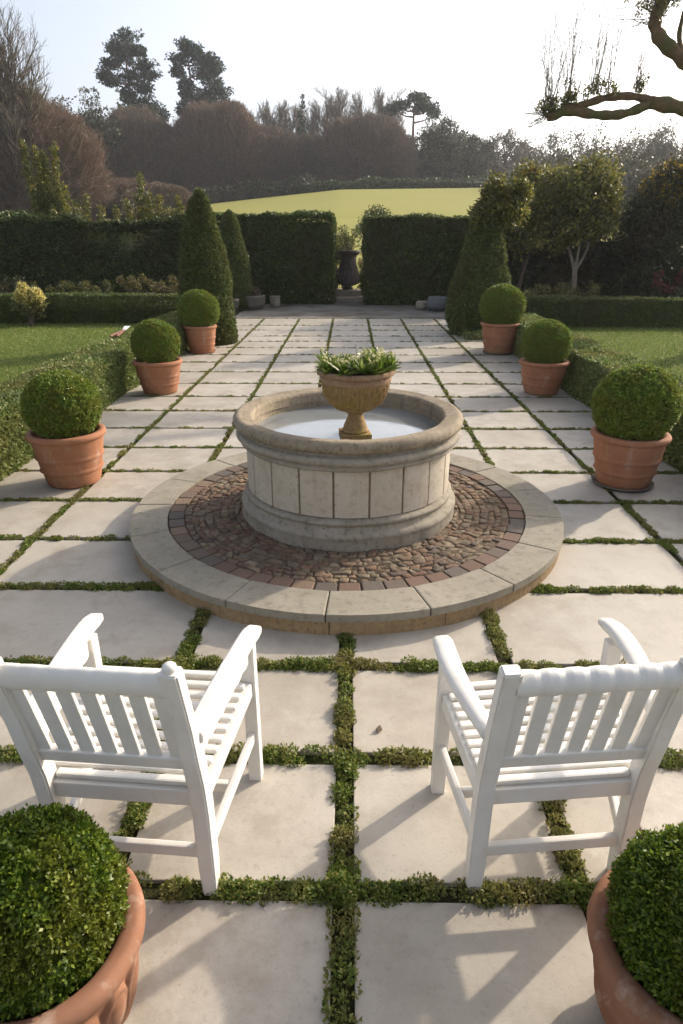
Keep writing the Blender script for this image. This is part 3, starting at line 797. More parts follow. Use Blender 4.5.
    for b_, f_, s in ((BL, FL, -1), (BR, FR, 1)):
        bm = bmesh.new(); p0 = b_ + up * .165 + fwd * .028; p1 = f_ + up * .215 - fwd * .02
        vs = beam(bm, p0, p1, .022, .042, up, .005); bm_obj('stretcher', bm, W, t)
    bm = bmesh.new(); m0 = lerp(BL, FL, .5) + up * .19; m1 = lerp(BR, FR, .5) + up * .19
    beam(bm, m0, m1, .022, .036, up, .005, ext=-.012); bm_obj('stretcher', bm, W, t)
    return t
make_chair('garden_chair', 'white wooden chair left of centre with square arms and finials on its back posts', (-.895, 1.445), (-.428, 1.41), (-.918, 1.91), (-.348, 1.87), 'square')
make_chair('garden_chair', 'white wooden garden chair on the right with rounded arms and a lumpy crest rail', (.400, 1.425), (.868, 1.47), (.336, 1.815), (.925, 1.90), 'round')

# ------------------------------------------------------------------ hedges
def box_surface(n, x0, x1, y0, y1, z0, z1, r_, faces='fblrt', bulge=.06, scale=1.0, rounding=.06):
    """points and outward normals over a box, with an uneven clipped surface"""
    ar = {'f': (x1 - x0) * (z1 - z0), 'b': (x1 - x0) * (z1 - z0), 'l': (y1 - y0) * (z1 - z0), 'r': (y1 - y0) * (z1 - z0), 't': (x1 - x0) * (y1 - y0)}
    tot = sum(ar[f] for f in faces); P, N = [], []
    for f in faces:
        k = int(n * ar[f] / tot); u = r_.uniform(0, 1, k); v = r_.uniform(0, 1, k)
        if f in 'fb':
            y = y0 if f == 'f' else y1; P.append(np.stack([x0 + u * (x1 - x0), np.full(k, y), z0 + v * (z1 - z0)], -1)); N.append(np.tile([[0, -1. if f == 'f' else 1., 0]], (k, 1)))
        elif f in 'lr':
            x = x0 if f == 'l' else x1; P.append(np.stack([np.full(k, x), y0 + u * (y1 - y0), z0 + v * (z1 - z0)], -1)); N.append(np.tile([[-1. if f == 'l' else 1., 0, 0]], (k, 1)))
        else:
            P.append(np.stack([x0 + u * (x1 - x0), y0 + v * (y1 - y0), np.full(k, z1)], -1)); N.append(np.tile([[0, 0, 1.]], (k, 1)))
    P = np.concatenate(P); N = np.concatenate(N)
    # round the arrises
    c = np.array([(x0 + x1) / 2, (y0 + y1) / 2, (z0 + z1) / 2]); h = np.array([(x1 - x0) / 2, (y1 - y0) / 2, (z1 - z0) / 2]) - rounding
    q = np.clip(P - c, -h, h); q[:, 2] = np.where(P[:, 2] < c[2], P[:, 2] - c[2], q[:, 2]); dd = P - c - q; L = np.linalg.norm(dd, axis=1, keepdims=True)
    P = c + q + dd / np.maximum(L, 1e-6) * np.minimum(L, rounding); N = norm(N * .6 + dd / np.maximum(L, 1e-6) * .6)
    P = P + N * (wob(P, scale, 2) * bulge + wob(P, scale * 4, 5) * bulge * .4 - r_.uniform(0, bulge * .8, len(P)))[:, None]
    return P, N

def hedge_obj(name, box, n, L, mat, seed, faces='fblrt', bulge=.05, scale=1.0, rounding=.06, label=None, cat='hedge', topfuzz=0, warp=None, group=None):
    r_ = np.random.default_rng(seed); x0, x1, y0, y1, z0, z1 = box
    P, N = box_surface(n, *box, r_, faces, bulge, scale, rounding)
    if topfuzz:
        k = P[:, 2] > z1 - .12; P[k, 2] += np.abs(r_.normal(0, topfuzz, k.sum()))
    V, F = leaves(P, N, L, out=.5, r=r_)
    ins = bulge * 1.6 + L * .6
    bm = bmesh.new(); add_box(bm, ((x0 + x1) / 2, (y0 + y1) / 2, (z0 + z1 - ins) / 2), (x1 - x0 - 2 * ins, y1 - y0 - 2 * ins, z1 - z0 - ins), None, 0)
    bm.verts.ensure_lookup_table(); Vc = np.array([v.co[:] for v in bm.verts]); Fc = np.array([[v.index for v in f.verts] for f in bm.faces]); bm.free()
    V, F = join((V, F), (Vc, Fc))
    if warp is not None: V = warp(V)
    o = mesh_np(name, V, F, mat)
    return tag(o, label, cat, group)

# low box hedges edging the terrace
hedge_obj('box_hedge', (-3.52, -2.93, 2.2, 13.2, 0, .54), 130000, .038, M['hedge_low'], 1, 'rlt', .022, 2.2, .07, 'long low clipped hedge along the left edge of the paving')
hedge_obj('box_hedge', (2.90, 3.48, 2.4, 12.6, 0, .54), 115000, .038, M['hedge_low'], 2, 'rltb', .022, 2.2, .07, 'long low clipped hedge along the right edge of the paving')
hedge_obj('box_hedge', (-15, -2.95, 15.75, 16.4, 0, .62), 60000, .045, M['hedge'], 3, 'frt', .025, 1.6, .06, 'low clipped cross hedge behind the left lawn')
hedge_obj('box_hedge', (3.2, 15, 15.15, 15.8, 0, .62), 60000, .045, M['hedge'], 4, 'flt', .025, 1.6, .06, 'low clipped cross hedge behind the right lawn')
# tall hedges behind
hedge_obj('tall_hedge', (-4.6, -.52, 20.75, 22.1, 0, 2.46), 80000, .08, M['hedge'], 5, 'ftrl', .07, .9, .10, 'tall square clipped hedge left of the gap', topfuzz=.03)
hedge_obj('tall_hedge', (.44, 4.2, 20.45, 21.8, 0, 2.44), 80000, .08, M['hedge'], 6, 'ftlr', .08, .9, .12, 'tall square clipped hedge right of the gap', topfuzz=.03)
hedge_obj('yew_hedge', (-17, -4.2, 20.0, 21.6, 0, 2.42), 110000, .085, M['yew'], 7, 'ftrl', .16, .7, .15, 'dark uneven yew hedge at the left behind the lawn', topfuzz=.08)
hedge_obj('yew_hedge', (4.1, 17, 19.6, 21.2, 0, 2.15), 90000, .085, M['darkleaf'], 8, 'ftlr', .2, .7, .18, 'dark overgrown hedge at the right behind the small tree', topfuzz=.10)

# ------------------------------------------------------------------ clipped cones
def cone_obj(label, loc, h, r0, n, L, mat, seed, prof):
    r_ = np.random.default_rng(seed)
    t = r_.uniform(0, 1, n) ** 1.25; a = r_.uniform(0, 2 * PI, n)
    pr = np.interp(t, [p[0] for p in prof], [p[1] for p in prof]) * r0
    P = np.stack([pr * np.cos(a), pr * np.sin(a), t * h], -1); N = norm(np.stack([np.cos(a), np.sin(a), np.full(n, .3 + .0 * t)], -1))
    P += N * (wob(P, 1.6, seed) * .035 + wob(P, 6, seed) * .012 - r_.uniform(0, .05, n))[:, None]
    V, F = leaves(P, N, L, out=.5, r=r_)
    Vc, Fc = lathe([(max(.002, np.interp(u, [p[0] for p in prof], [p[1] for p in prof]) * r0 - .07), u * h * .97) for u in np.linspace(0, 1, 14)], 24)
    V, F = join((V, F), (Vc, Fc))
    return tag(mesh_np('clipped_cone', V, F, mat, loc=loc), label, 'topiary')
cp = [(0, .95), (.08, 1), (.25, .97), (.5, .84), (.7, .67), (.84, .50), (.93, .34), (.98, .18), (1, .02)]
cone_obj('tallest clipped cone, beside the back left pot', (-2.72, 12.85, 0), 2.68, .52, 52000, .055, M['cone'], 31, cp)
cone_obj('smaller clipped cone near the hedge gap, behind the tallest cone', (-3.28, 19.2, 0), 2.55, .50, 32000, .065, M['cone'], 32, cp)
cp2 = [(0, .86), (.1, .98), (.22, 1), (.45, .88), (.7, .68), (.85, .52), (.95, .38), (1, .1)]
cone_obj('fat clipped cone with a leafy bush growing over its top, on the right', (2.72, 14.2, 0), 2.42, .63, 52000, .056, M['cone'], 33, cp2)

# ------------------------------------------------------------------ shrubs and garden trees
def clump_cloud(cents, rads, n, L, seed, flat=1.0, out=.5, shell=.35, jag=.25):
    """leaves over many uneven clumps"""
    r_ = np.random.default_rng(seed); cents = np.asarray(cents, float); rads = np.asarray(rads, float)
    w = rads ** 2; idx = r_.choice(len(cents), n, p=w / w.sum())
    d = norm(r_.normal(size=(n, 3))); rr = (1 - shell * r_.uniform(0, 1, n) ** 1.5) * (1 + jag * wob(d * 2 + cents[idx], 1.7, seed))
    P = cents[idx] + d * (rads[idx] * rr)[:, None] * [1, 1, flat]
    return leaves(P, d, L, out=out, r=r_)

def blob_cents(n, c, rad, r_, surf=.5):
    d = norm(r_.normal(size=(n, 3))); q = r_.uniform(surf, 1, n)
    return np.asarray(c) + d * np.asarray(rad) * q[:, None]

def stems(base, tips, r0, r1, sides=5, bow=.15, seed=0):
    parts = []; r_ = np.random.default_rng(seed)
    for tp in tips:
        b = np.asarray(base, float) + np.append(r_.normal(0, .03, 2), 0); tp = np.asarray(tp, float)
        mid = (b + tp) / 2 + np.append(r_.normal(0, bow * .3, 2), r_.uniform(0, bow))
        p = smooth_path([b, mid, tp], 4); parts.append(tube(p, np.linspace(r0, r1, len(p)), sides, False))
    return join(*parts)

def shrub(name, label, cat, loc, crown, n, L, mat, seed, trunk=None, tmat=None, extras=(), nclump=40, crad=.3, surf=.4):
    """crown: (centre, radii) relative to loc"""
    t = thing(name, label, cat, loc); r_ = np.random.default_rng(seed)
    C = []
    for c, rad in crown: C.append(blob_cents(nclump, c, rad, r_, surf))
    C = np.concatenate(C); rads = crad * r_.uniform(.55, 1.25, len(C))
    V, F = clump_cloud(C, rads, n, L, seed, jag=.45); mesh_np('crown' if trunk else 'foliage', V, F, mat, t)
    if trunk:
        V, F = join(*[tube(smooth_path(p, 5), np.linspace(a, b, (len(p) - 1) * 5 + 1), 9, False) for p, a, b in trunk]); mesh_np('trunk', V, F, tmat or M['bark'], t, smooth=True)
    else:
        k = min(len(C), 14); V, F = stems((0, 0, 0), C[:k], .012, .005, seed=seed); mesh_np('stems', V, F, M['bark'], t)
    for nm, mt, sel, k, l in extras:
        cc = C[sel(C)]
        if len(cc) == 0: continue
        V, F = clump_cloud(cc, np.full(len(cc), crad * .8), k, l, seed + 1, shell=.2); mesh_np(nm, V, F, mt, t)
    return t
# small standard tree on the right
shrub('small_tree', 'small round-headed tree with bare pale trunk behind the right cross hedge', 'tree', (5.74, 17.6, 0),
      [((-.35, 0, 2.72), (1.12, 1.0, .92)), ((-.75, 0, 2.4), (.6, .6, .5)), ((.1, .1, 2.9), (.65, .6, .6)), ((.1, 0, 2.35), (.7, .6, .45))], 46000, .09, M['olive_dark'], 41,
      trunk=[([(0, 0, 0), (.02, 0, .6), (-.01, 0, 1.15)], .075, .06), ([(-.01, 0, 1.12), (-.18, .05, 1.55), (-.5, .1, 2.3)], .05, .02), ([(0, 0, 1.12), (.2, .03, 1.5), (.45, .0, 2.4)], .045, .02), ([(0, 0, 1.15), (0, -.05, 1.9), (-.1, -.1, 2.9)], .04, .015)], tmat=M['pale_bark'],
      extras=[('yellow_sunlit_leaves', M['gold'], lambda C: (C[:, 0] > .0) & (C[:, 2] > 2.4), 5500, .075)], nclump=34, crad=.30)  # golden rim light put into leaf colour on the crown's upper right
shrub('small_tree', 'leaning slim-trunked shrub with orange flowers left of the round-headed tree', 'tree', (4.75, 19.2, 0),
      [((-.1, .1, 2.2), (.55, .6, .7)), ((.15, 0, 2.95), (.45, .4, .4))], 20000, .095, M['olive_dark'], 42,
      trunk=[([(-.05, 0, 0), (.02, 0, .7), (.15, 0, 1.5), (.1, 0, 2.9)], .06, .03), ([(.1, 0, 1.2), (-.25, 0, 1.9), (-.5, .1, 2.5)], .04, .02)], tmat=M['bark'],
      extras=[('orange_flowers', M['amber'], lambda C: (C[:, 2] > 2.85), 3000, .08)], nclump=30, crad=.30)
shrub('flowering_shrub', 'tall dark shrub topped with golden yellow flowers at the right edge', 'shrub', (8.5, 18.6, 0),
      [((0, 0, 1.5), (1.4, .8, 1.3)), ((-.6, 0, 2.3), (.8, .6, .8)), ((.5, .1, 3.0), (.8, .7, .7)), ((-.3, 0, 2.9), (.5, .5, .5))], 52000, .085, M['darkleaf'], 43,
      extras=[('green_tips', M['olive'], lambda C: (C[:, 2] > 2.2), 9000, .08), ('golden_flowers', M['amber'], lambda C: (C[:, 2] > 2.75), 7500, .085)], nclump=46, crad=.34)
shrub('leafy_shrub', 'loose olive green bush with yellow sun-tinted tips above the fat cone', 'shrub', (2.98, 14.05, 0),
      [((-.05, 0, 2.42), (.40, .36, .30)), ((.26, .0, 2.52), (.26, .26, .36)), ((-.32, .0, 2.3), (.22, .24, .16)), ((-.15, 0, 2.7), (.2, .2, .2))], 9000, .075, M['olive_dark'], 44,
      trunk=[([(-.1, .1, 0), (-.12, .1, 1.0), (0, 0, 2.3)], .035, .02)],
      extras=[('yellow_sunlit_leaves', M['gold'], lambda C: (C[:, 0] > .18), 2600, .06)], nclump=22, crad=.16)  # some yellow leaves, plus sunlight on the right side put into their colour
# upright golden conifers at the left
def conifer(label, loc, h, w, n, L, seed, spires):
    t = thing('conifer', label, 'conifer', loc); r_ = np.random.default_rng(seed); C, rad = [], []
    for (sx, sy, sh, sw) in spires:
        for q in np.linspace(0, 1, int(14 * sh / 1.5) + 5):
            z = q * sh; wq = sw * (np.interp(q, [0, .3, .8, 1], [.9, 1, .55, .15])); k = 3 if q > .7 else 5
            for _ in range(k): C.append((sx * (.5 + .6 * q) + r_.normal(0, wq * .5), sy + r_.normal(0, wq * .5), z)); rad.append(max(.07, wq * .55))
    V, F = clump_cloud(C, rad, n, L, seed, flat=1.7, out=1.0, jag=.45); mesh_np('foliage', V, F, M['gold'], t)
    V, F = clump_cloud(C, np.array(rad) * .85, n // 2, L * 1.1, seed + 5, flat=1.6, out=.6, jag=.3); mesh_np('inner_foliage', V, F, M['yew'], t)
    V, F = tube(smooth_path([(0, 0, 0), (.02, 0, h * .4), (0, 0, h * .8)], 4), np.linspace(.05, .01, 9), 6, False); mesh_np('trunk', V, F, M['bark'], t)
conifer('tallest golden conifer with several upright spires above the left yew hedge', (-10.0, 23.6, 0), 4.6, .6, 34000, .075, 51, [(0, 0, 4.3, .38), (-.5, 0, 4.65, .2), (.38, .1, 4.6, .2), (-.2, .1, 4.5, .22), (.1, 0, 4.35, .2), (.55, 0, 3.4, .2)])
conifer('pointed golden conifer left of the tallest clipped cone', (-6.6, 22.6, 0), 3.6, .5, 24000, .075, 52, [(0, 0, 3.65, .3), (-.45, 0, 2.9, .25), (.5, 0, 3.0, .28), (.2, .1, 3.1, .25), (-.8, 0, 2.7, .2)])
conifer('broad dark-bottomed golden conifer at the far left of the yew hedge', (-11.6, 22.8, 0), 3.0, .5, 14000, .08, 58, [(0, 0, 2.9, .4), (-.5, 0, 2.7, .3), (.5, 0, 2.6, .3)])
conifer('stubby golden conifer against the left side of the tallest clipped cone', (-4.95, 22.4, 0), 3.0, .5, 14000, .08, 59, [(0, 0, 2.75, .4), (-.4, 0, 2.95, .2), (.4, 0, 2.6, .3)])
conifer('short golden conifer between the two taller ones above the yew hedge', (-8.75, 22.6, 0), 2.9, .4, 16000, .075, 53, [(0, 0, 2.85, .36), (-.35, 0, 3.1, .18), (.35, 0, 3.05, .18), (-.7, 0, 2.7, .25), (.75, 0, 2.75, .25)])
shrub('leafy_shrub', 'pale green rounded bush behind the yew hedge beside the pointed conifer', 'shrub', (-5.5, 22.7, 0), [((0, 0, 2.1), (.6, .5, .6))], 7000, .09, M['olive'], 54, nclump=18, crad=.28)
# yellow flowering shrub by the left cross hedge
shrub('flowering_shrub', 'small shrub with cream yellow flower heads in front of the left cross hedge', 'shrub', (-7.35, 15.35, 0),
      [((0, 0, .5), (.36, .25, .42))], 1800, .06, M['olive'], 55, extras=[('flower_heads', M['lemon'], lambda C: C[:, 2] > .56, 2600, .06)], nclump=26, crad=.11)
def low_plant(name, label, loc, rx, ry, h, n, L, mats, seed, cat='plant'):
    t = thing(name, label, cat, loc); r_ = np.random.default_rng(seed)
    C = np.stack([r_.uniform(-rx, rx, 40), r_.uniform(-ry, ry, 40), r_.uniform(.15, 1, 40) * h], -1)
    V, F = clump_cloud(C, np.full(40, .1), n, L, seed); mesh_np('leaves', V, F, mats[0], t)
    if len(mats) > 1:
        hi = C[C[:, 2] > .62 * h]; V, F = clump_cloud(hi, np.full(len(hi), .09), n // 2, L, seed + 1); mesh_np('blossoms', V, F, mats[1], t)
    V, F = prisms(np.stack([C[:, 0] * .6, C[:, 1] * .6, C[:, 2] * 0], -1), C, .006, .003, 4); mesh_np('stems', V, F, M['bark'], t)
low_plant('hydrangea', 'clump of dry pinkish flower heads behind the left cross hedge beside the cone', (-4.9, 17.0, 0), .75, .35, .95, 3000, .05, (M['olive_dark'], M['dry']), 61)
low_plant('border_plant', 'sparse leafy border plants behind the left cross hedge', (-7.0, 17.3, 0), 1.1, .3, .85, 2600, .05, (M['darkleaf'], M['olive_dark']), 62)
low_plant('border_plant', 'dark leafy clump in the border behind the yellow flowered shrub', (-9.6, 17.4, 0), 1.3, .4, .9, 3000, .06, (M['darkleaf'],), 63)
low_plant('border_plant', 'pale green clump at the foot of the small round-headed tree', (5.3, 17.0, 0), .9, .3, .80, 3200, .055, (M['olive'],), 64)
low_plant('border_plant', 'crimson leaved plant behind the right cross hedge', (8.3, 17.2, 0), .65, .3, 1.05, 2600, .06, (M['darkleaf'], M['red']), 65)
low_plant('border_plant', 'low green clump on the paving at the foot of the fat cone', (2.55, 13.35, 0), .28, .16, .10, 1500, .035, (M['hedge_low'],), 66)
low_plant('border_plant', 'yellow green leaves at the left foot of the hedge gap', (-.47, 22.3, 0), .12, .5, 1.9, 2400, .06, (M['olive'], M['gold']), 67)
low_plant('border_plant', 'yellow green leaves at the right foot of the hedge gap', (.47, 22.4, 0), .12, .5, 1.2, 1600, .06, (M['olive'], M['gold']), 68)
# round bush out on the field
shrub('leafy_shrub', 'round dark bush out on the field behind the right hedge', 'shrub', (1.1, 31, float(ground_z(1.1, 31))), [((0, 0, 1.5), (.72, .6, 1.0))], 9000, .10, M['hedge'], 56, nclump=26, crad=.32)
shrub('leafy_shrub', 'thin grey green bush behind the lead urn in the gap', 'shrub', (-.25, 24.6, 0), [((0, 0, 1.6), (.3, .25, .6))], 2200, .07, M['olive'], 57, nclump=16, crad=.15)

# ------------------------------------------------------------------ far urn in the gap, steps, small pots
st = thing('stone_steps', 'two low stone steps in the hedge gap below the dark urn', 'steps', (-.04, 21.6, 0))
bm = bmesh.new(); add_box(bm, (0, 0, .07), (.92, .5, .15), None, .015); bm_obj('lower_step', bm, M['mould'], st)
bm = bmesh.new(); add_box(bm, (0, .55, .16), (.86, .8, .33), None, .015); bm_obj('upper_step', bm, M['mould'], st)
lu = thing('lead_urn', 'dark fluted urn on the steps in the hedge gap', 'urn', (-.06, 22.2, .325))
def flute2(V):
    a = np.arctan2(V[:, 1], V[:, 0]); s = np.clip((V[:, 2] - .12) / .05, 0, 1) * np.clip((1.0 - V[:, 2]) / .1, 0, 1); V[:, :2] *= (1 + s * .035 * np.cos(a * 16))[:, None]; return V
V, F = lathe(fine_profile([(.001, 0), (.16, 0), (.17, .05), (.12, .09), (.20, .12), (.36, .19), (.40, .30), (.385, .42), (.31, .60), (.255, .80), (.26, .95), (.30, 1.05)], .03), 96, .004, 3, flute2); mesh_np('body', V, F, M['lead'], lu, smooth=True)
V, F = lathe(fine_profile([(.28, 1.03), (.36, 1.06), (.405, 1.12), (.40, 1.17), (.36, 1.18), (.30, 1.10)], .03), 64, .003, 4); mesh_np('rim', V, F, M['lead'], lu, smooth=True)
V, F = lathe([(.001, 1.11), (.34, 1.10)], 32); mesh_np('soil', V, F, M['soil'], lu)
lp = thing('urn_plant', 'wispy evergreen sprigs growing in the dark urn', 'plant', (-.06, 22.2, 1.43))
r_ = np.random.default_rng(5); C = np.stack([r_.uniform(-.3, .3, 22), r_.uniform(-.25, .25, 22), r_.uniform(.1, .75, 22)], -1)
V, F = clump_cloud(C, np.full(22, .09), 900, .06, 7); mesh_np('leaves', V, F, M['hedge'], lp)
V, F = prisms(np.stack([C[:, 0] * .3, C[:, 1] * .3, C[:, 2] * 0], -1), C, .01, .004, 4); mesh_np('stems', V, F, M['bark'], lp)
def round_pot(name, label, cat, loc, prof, mat, soil_r, soil_z):
    t = thing(name, label, cat, loc); V, F = lathe(fine_profile(prof, .03), 64, .004, random.random() * 9); mesh_np('body', V, F, mat, t, smooth=True)
    V, F = lathe([(.001, soil_z), (soil_r, soil_z)], 32); mesh_np('soil', V, F, M['soil'], t); return t
round_pot('stone_trough', 'wide dark stone bowl with dry heather by the small cone', 'planter', (-2.85, 19.3, 0), [(.001, 0), (.34, 0), (.42, .12), (.45, .34), (.44, .38), (.39, .38), (.37, .25)], M['trough'], .38, .33)
shrub('heather', 'brown dry heather growing in the wide stone bowl', 'plant', (-2.85, 19.3, .34), [((0, 0, .08), (.36, .36, .12))], 2200, .05, M['dry'], 71, nclump=18, crad=.12)
round_pot('stone_pot', 'small dark stone pot in front of the wide bowl', 'planter', (-3.3, 18.75, 0), [(.001, 0), (.16, 0), (.22, .1), (.25, .28), (.24, .33), (.2, .33), (.19, .2)], M['trough'], .2, .27)
round_pot('stone_pot', 'small pale stone pot right of the wide bowl near the gap', 'planter', (-2.2, 19.9, 0), [(.001, 0), (.12, 0), (.15, .06), (.15, .26), (.17, .3), (.12, .3), (.11, .2)], M['mould'], .115, .25)
round_pot('glazed_pot', 'squat grey glazed pot left of the fat cone', 'planter', (2.45, 18.9, 0), [(.001, 0), (.2, 0), (.29, .1), (.31, .22), (.27, .34), (.24, .37), (.2, .36), (.19, .25)], M['bluepot'], .2, .3)
round_pot('glazed_pot', 'grey glazed pot partly behind the fat cone', 'planter', (3.0, 18.6, 0), [(.001, 0), (.18, 0), (.25, .1), (.26, .22), (.22, .3), (.2, .33), (.17, .32), (.16, .2)], M['bluepot'], .17, .27)
round_pot('stone_pot', 'little pale stone pot beside the squat grey pot', 'planter', (2.05, 19.2, 0), [(.001, 0), (.13, 0), (.17, .08), (.16, .2), (.13, .23), (.1, .22), (.1, .15)], M['mould'], .1, .18)
V, F = leaf_geo(np.array([[0, 0, 0.]]), np.array([[.3, 1, .12]]), np.array([[0, 0, 1.]]), .045, .03); V2, F2 = leaf_geo(np.array([[0, 0, .003]]), np.array([[.3, 1, .3]]), np.array([[.3, 0, 1.]]), .04, .024)
tag(mesh_np('fallen_leaf', *join((V, F), (V2, F2)), M['dry'], loc=(.125, 2.10, .007)), 'small curled brown leaf lying on the slab between the chairs', 'leaf')
# long handled loppers left lying on the hedge
sh = thing('garden_loppers', 'long-handled red loppers lying along the top of the left hedge', 'loppers', (-3.46, 10.1, .57), R(6)); sh.scale = (.8, .8, .8)
for q in (-1, 1):
    bm = bmesh.new(); beam(bm, (0, .1, .012), (q * .06, -.75, .02), .035, .03, (0, 0, 1), .01); bm_obj('handle', bm, M['redpaint'], sh)
    bm = bmesh.new(); beam(bm, (0, .1, .016 + q * .004), (q * -.03, .42, .05), .06, .008, (0, 0, 1), .002); bm_obj('blade', bm, M['steel'], sh)

# ------------------------------------------------------------------ pollarded tree, trunk outside the frame
po = thing('pollard_tree', 'gnarled pollarded tree reaching in at top right with tufts of upright shoots', 'tree', (7.1, 12.2, 0))
O = np.array([7.1, 12.2, 0])
def rel(*pts): return [np.array(p) - O for p in pts]
lb = smooth_path(rel((6.95, 12.2, 3.0), (6.2, 12.1, 3.55), (5.3, 12, 3.77), (4.75, 12, 3.86)), 6)
lo_ = smooth_path(rel((4.78, 12, 3.85), (4.35, 11.95, 3.70), (3.95, 11.95, 3.68), (3.5, 12, 3.74), (3.15, 12, 3.66)), 6)
hi_ = smooth_path(rel((4.85, 12, 3.86), (4.45, 12.05, 3.95), (4.05, 12.05, 3.93), (3.65, 12, 3.82), (3.35, 12, 3.80)), 6)
ub = smooth_path(rel((7.0, 12.2, 3.4), (6.3, 12.1, 4.0), (5.5, 12, 4.25), (5.1, 12, 4.45), (4.72, 12, 4.72), (4.62, 12, 4.95), (4.72, 12, 5.2)), 6)
ub2 = smooth_path(rel((5.15, 12, 4.42), (5.02, 12, 4.75), (5.05, 12, 5.1)), 5)
tr_ = smooth_path(rel((7.15, 12.2, -.1), (7.1, 12.2, 1.2), (7.05, 12.2, 2.4), (6.95, 12.2, 3.6)), 6)
def knob(path, r0, r1, seed):
    n = len(path); rr = np.linspace(r0, r1, n) * (1 + .12 * np.sin(np.arange(n) * 1.7 + seed) + .08 * np.sin(np.arange(n) * .9)); return tube(path, rr, 12)
V, F = knob(tr_, .26, .2, 0); mesh_np('trunk', V, F, M['pollard_bark'], po, smooth=True)
for pth, a, b, s in ((lb, .135, .10, 1), (lo_, .068, .07, 2), (hi_, .062, .052, 3), (ub, .12, .085, 4), (ub2, .045, .03, 5)):
    V, F = knob(pth, a, b, s); mesh_np('limb', V, F, M['pollard_bark'], po, smooth=True)
r_ = np.random.default_rng(9); A, B, rA, rB, LC, LR = [], [], [], [], [], []
def tuft(c, n, hmin, hmax, spread, leafr, nleaf):
    c = np.array(c) - O
    for k in range(n):
        b = c + r_.normal(0, .05, 3); d = np.array([r_.normal(0, spread), r_.normal(0, spread), 1.0]); d /= np.linalg.norm(d); h = r_.uniform(hmin, hmax)
        p = [b]
        for q in range(4):
            d = d + np.append(r_.normal(0, .05, 2), .05); d /= np.linalg.norm(d); p.append(p[-1] + d * h / 4)
        rad = np.linspace(.0048, .0012, 5)
        for q in range(4): A.append(p[q]); B.append(p[q + 1]); rA.append(rad[q]); rB.append(rad[q + 1])
        if r_.random() < .4:
            e = p[2] + np.append(r_.normal(0, .25, 2), r_.uniform(.2, .5)); A.append(p[2]); B.append(e); rA.append(.004); rB.append(.0015)
    for q in range(nleaf): LC.append(c + np.append(r_.normal(0, leafr, 2), abs(r_.normal(0, leafr * 1.3)))); LR.append(.06)
tuft((3.18, 12, 3.72), 40, .5, 2.2, .24, .12, 26)
tuft((3.45, 12, 3.85), 28, .6, 2.3, .18, .10, 16)
tuft((3.85, 12, 3.98), 22, .5, 2.2, .16, .10, 12)
tuft((4.1, 12, 3.98), 16, .4, 1.9, .16, .06, 6)
tuft((4.52, 12, 4.02), 30, .3, .75, .28, .06, 9)
tuft((4.7, 12, 5.15), 60, .3, 1.1, .55, .22, 46)
tuft((4.62, 12, 4.95), 24, .2, .7, .9, .15, 20)
for k in range(40):
    s0 = np.array((4.62, 12, 5.0)) - O + r_.normal(0, .1, 3); d = norm(np.array([[-1.0, r_.normal(0, .4), r_.normal(0, .35)]]))[0]; e = s0 + d * r_.uniform(.3, .75); A.append(s0); B.append(e); rA.append(.0045); rB.append(.0015)
for k in range(24):
    s0 = np.array((3.15, 12, 3.68)) - O + r_.normal(0, .05, 3); d = norm(np.array([[-.8, r_.normal(0, .4), r_.normal(0.1, .5)]]))[0]; e = s0 + d * r_.uniform(.2, .7); A.append(s0); B.append(e); rA.append(.006); rB.append(.002)
V, F = prisms(np.array(A), np.array(B), np.array(rA), np.array(rB), 4); mesh_np('shoots', V, F, M['twig_grey'], po)
V, F = clump_cloud(np.array(LC), np.array(LR), 3800, .045, 12, shell=.8); mesh_np('leaf_tufts', V, F, M['olive'], po)

# ------------------------------------------------------------------ far trees
def grow(base, dirs, length, r0, levels, kids, ang, seed, upw=.1, shrink=.62, wig=.12, seg=4, along=(.35, 1.0)):
    """branching skeleton -> arrays of sticks"""
    r_ = np.random.default_rng(seed); A, B, RA, RB = [], [], [], []
    todo = [(np.array(base, float), norm(np.array([d], float))[0], length * r_.uniform(.85, 1.1), r0, levels) for d in dirs]
    while todo:
        p, d, L, r, lv = todo.pop()
        pts = [p]
        for q in range(seg):
            d = d + r_.normal(0, wig, 3) + np.array([0, 0, upw]); d /= np.linalg.norm(d); pts.append(pts[-1] + d * L / seg)
        rad = np.linspace(r, r * .45, seg + 1)
        for q in range(seg): A.append(pts[q]); B.append(pts[q + 1]); RA.append(rad[q]); RB.append(rad[q + 1])
        if lv > 0:
            for k in range(kids[levels - lv]):
                u = r_.uniform(*along) * seg; i0 = min(seg - 1, int(u)); bp = pts[i0] + (pts[i0 + 1] - pts[i0]) * (u - i0)
                ax = norm(r_.normal(size=(1, 3)))[0]; pd = norm((pts[i0 + 1] - pts[i0])[None])[0]; ax = ax - pd * (ax @ pd); ax /= np.linalg.norm(ax)
                an = R(ang) * r_.uniform(.6, 1.3); nd = pd * math.cos(an) + ax * math.sin(an)
                todo.append((bp, nd, L * shrink * r_.uniform(.7, 1.15) * (1.15 - .4 * u / seg), max(.006, rad[i0] * .6), lv - 1))
    return np.array(A), np.array(B), np.array(RA), np.array(RB)

